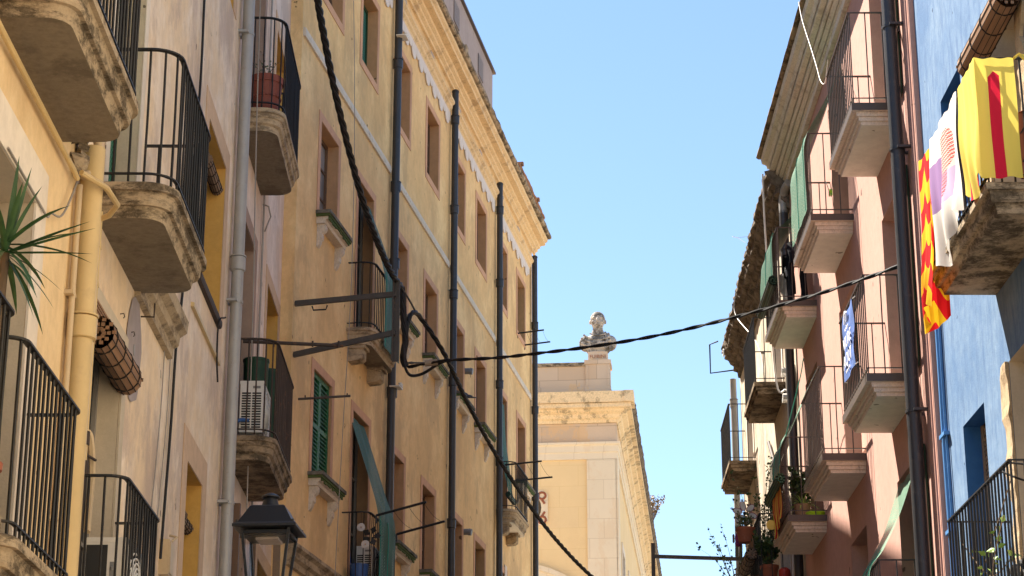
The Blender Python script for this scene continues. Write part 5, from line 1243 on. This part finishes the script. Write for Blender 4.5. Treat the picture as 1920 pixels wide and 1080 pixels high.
# (loft coordinates above are local along/out of the wall; turn the flower to face down the street)
po = obj('petals', mb, M['white_cloth'], t, rot=R(90)); fo = obj('rim', fr, M['pink_cloth'], t, rot=R(90)); mb = MB(1); mb.tube([(0, 0, 0), (.02, .0, -.6)], .010, 5); obj('stick', mb, M['iron'], t); mb = MB(1); mb.tube([(-.01, -.02, 0), (.01, .02, 0)], .03, 8); obj('hub', mb, M['dark_grille'], t)
t = WF.thing('rag_doll', 'soft doll in a magenta jacket hanging outside the black railing', 'doll', 2.9, .82, 9.08)
link('body', blob_mesh('body', [((0, 0, -.04), (.06, .06, .10)), ((.0, .02, -.13), (.06, .06, .06))], [M['pink_cloth']], .012), t)
link('head', blob_mesh('head', [((0, -.01, .11), (.05, .05, .055)), ((0, -.01, .16), (.055, .055, .03))], [M['grey_cloth']], .012), t)
link('legs', blob_mesh('legs', [((.01 + x, .03 + .02 * k, -.17 - .05 * k), (.028, .028, .05)) for x in (-.04, .04) for k in range(4)] + [((x, 0, .0 - .045 * k), (.022, .022, .04)) for x in (-.08, .08) for k in range(3)], [M['grey_cloth']], .01), t)
t = WF.thing('gold_disc', 'round gold disc fixed on the near rail of the crowded lower balcony', 'disc', 1.99, .33, 9.08); mb = MB(1); mb.tube([(0, 0, 0), (0, 0, .01)], .085, 18); o = obj('disc', mb, M['gold'], t); o.rotation_euler = (R(90), 0, 0)
t = WF.thing('clay_pot', 'brown pot fixed to the wall end of the crowded lower balcony', 'plant pot', 2.0, .12, 9.12); pot(t, 0, 0, 0, .11, .2, 'terracotta'); twiggy(t, (0, 0, .16), .35, .2, 6, 8, .06, 'leaf', seed=22)
t = WF.thing('tree_in_pot', 'wispy green shrub growing up under the far black balcony', 'plant', 3.2, .35, 8.13); pot(t, 0, 0, 0, .16, .3, 'terracotta'); twiggy(t, (0, 0, .28), 2.2, .55, 26, 26, .055, 'leaf', seed=31)
t = WF.thing('potted_bush', 'dark leafy bush in a terracotta pot at the lower right of the crowded balcony', 'plant', 2.25, .36, 8.13); pot(t, 0, 0, 0, .16, .3, 'terracotta'); twiggy(t, (0, 0, .26), .55, .32, 18, 26, .08, 'leaf', seed=33)
t = WF.thing('bare_shrub', 'thin shrub with dark leaves leaning out against the sky', 'plant', 6.6, .55, 8.7); twiggy(t, (0, 0, 0), 1.5, .8, 12, 16, .06, 'leaf', seed=41); pot(t, 0, 0, -.28, .15, .3, 'terracotta')
t = WF.thing('bare_shrub', 'smaller pale green shrub at the bottom against the sky', 'plant', 9.5, .6, 8.3); twiggy(t, (0, 0, 0), 1.2, .6, 12, 20, .05, 'leaf', seed=43); pot(t, 0, 0, -.18, .15, .3, 'terracotta')
reed_roll(WF, 'reed_blind', 'rolled striped blind hanging outside the crowded lower balcony', 2.2, 3.7, .66, 8.62, .10, ('bamboo_grey', 'cord'), drop=.25)
t = WF.thing('red_watering_can', 'red plastic watering can on the crowded lower balcony floor', 'watering can', 2.12, .12, 8.13); mb = MB(1); mb.lathe([(0, 0), (.1, 0), (.1, .2), (.05, .24), (0, .24)], n=14); mb.tube([(.09, 0, .06), (.2, 0, .26)], [.02, .014], 6); mb.tube([(-.09, 0, .2), (-.16, 0, .16), (-.1, 0, .05)], .012, 5); obj('can', mb, M['red_plastic'], t, smooth=True)
# weeds on the public building's eave
t = WG.thing('wild_shrub', 'dry reddish weed growing on the dark eave of the public building', 'plant', 17.5, .58, 18.15); twiggy(t, (0, 0, 0), 1.0, .55, 22, 14, .09, 'leaf_dry', seed=51)
# vine on the lower blue house balcony and iron grille behind
t = WE.thing('vine', 'thin vine with yellowing leaves threaded through the lower balcony of the blue house', 'plant', -4.6, .56, 4.62)
st = MB(-1); lf = MB(-1); r_ = random.Random(61)
for path in ([(-.5, .02, 1.0), (0, .03, .75), (.5, .0, .62), (1.1, .02, .3), (1.7, 0, .4)], [(-.4, 0, .4), (.3, .02, .35), (.9, 0, .55), (1.5, .02, .9)], [(-.5, .1, .7), (-.1, .1, .45), (.4, .05, .15), (1.0, 0, .1)]):
    C_ = catmull(path, 8); C2 = [st.L(*p) for p in C_]; st.tube(C2, .005, 4, raw=True)
    for p in C2:
        if r_.random() < .22:
            for k in range(2): leaf(lf, Vector(p) + Vector((r_.uniform(-.04, .04),) * 3), (r_.uniform(-1, 1), r_.uniform(-1, 1), r_.uniform(-.6, .6)), r_.uniform(.05, .09), .028)
obj('stem', st, M['bark'], t); obj('foliage', lf, M['leaf_bright'], t)
t = WE.thing('bicycle_tyre_rack', 'black scrolled metal plant stand behind the lower blue house railing', 'stand', -4.7, .36, 4.62)
mb = MB(-1)
for k in range(5): 
    for j in range(3): mb.tube([(.18 * k + .07 * math.cos(a), 0, .12 + .14 * j + .07 * math.sin(a)) for a in [6.2832 * i / 14 for i in range(15)]], .016, 5)
obj('scrolls', mb, M['iron'], t); mb = MB(-1)
for x in (-.05, .8): mb.tube([(x, 0, 0), (x, 0, .55)], .014, 5)
obj('leg', mb, M['iron'], t)
cable('loop_wire', 'black wire looped round the corner of the lower blue house railing', [WE.P(-5.0, .62, 5.72), WE.P(-5.15, .5, 5.62), WE.P(-5.2, .3, 5.55), WE.P(-5.19, .1, 5.48), WE.P(-5.19, .3, 5.70), WE.P(-5.1, .6, 5.78)], .009)
t = WE.thing('scroll_panel', 'terracotta coloured panel with black iron scrolls beside the yellow flag', 'panel', -5.12, .02, 8.33)
mb = MB(-1); mb.box((0, 0, 0), (.03, .26, .62)); mb.tube([(.015, .13, .62), (.015, .13, .66)], [.12, .05], 10); obj('panel', mb, M['terracotta'], t)
mb = MB(-1)
for z in (.15, .42): mb.tube([(-.01, .14 + (.10 - .012 * i) * math.cos(i * .6), z + (.10 - .012 * i) * math.sin(i * .6)) for i in range(9)], .008, 4)
obj('scroll', mb, M['iron'], t)
# white cables on the salmon house corner
cable('white_cable', 'white cable looping below the salmon house cornice', [WD.P(27.5, .53, 15.1), WD.P(27.2, .53, 14.65), WD.P(26.55, .53, 13.95), WD.P(26.1, .53, 13.45), WD.P(25.8, .53, 13.1), WD.P(25.3, .55, 12.86), WD.P(24.9, .56, 13.0)], .006, 'cable_white')
cable('white_cable', 'pair of pale cables dropping past the third salmon balcony', [WF.P(.2, .42, 14.8), WF.P(.3, .40, 13.6), WF.P(.5, .3, 11.2), WF.P(.4, .12, 10.9), WF.P(.3, .15, 9.0), WF.P(.2, .2, 7.5)], .016, 'cable_white')
cable('white_cable', 'thin white cable hanging down the crumbling eave of the old grey house', [WF.P(6.4, .41, 14.7), WF.P(6.3, .42, 14.2), WF.P(5.2, .1, 13.2), WF.P(4.6, .05, 12.0)], .010, 'cable_white')
cable('wire_loop', 'thin wire loop sticking out from the crumbling eave', [WF.P(3.2, .40, 14.75), WF.P(3.4, .6, 14.8), WF.P(3.9, .65, 15.0), WF.P(4.1, .55, 15.05), WF.P(3.7, .42, 14.8)], .0035, 'cable_grey')
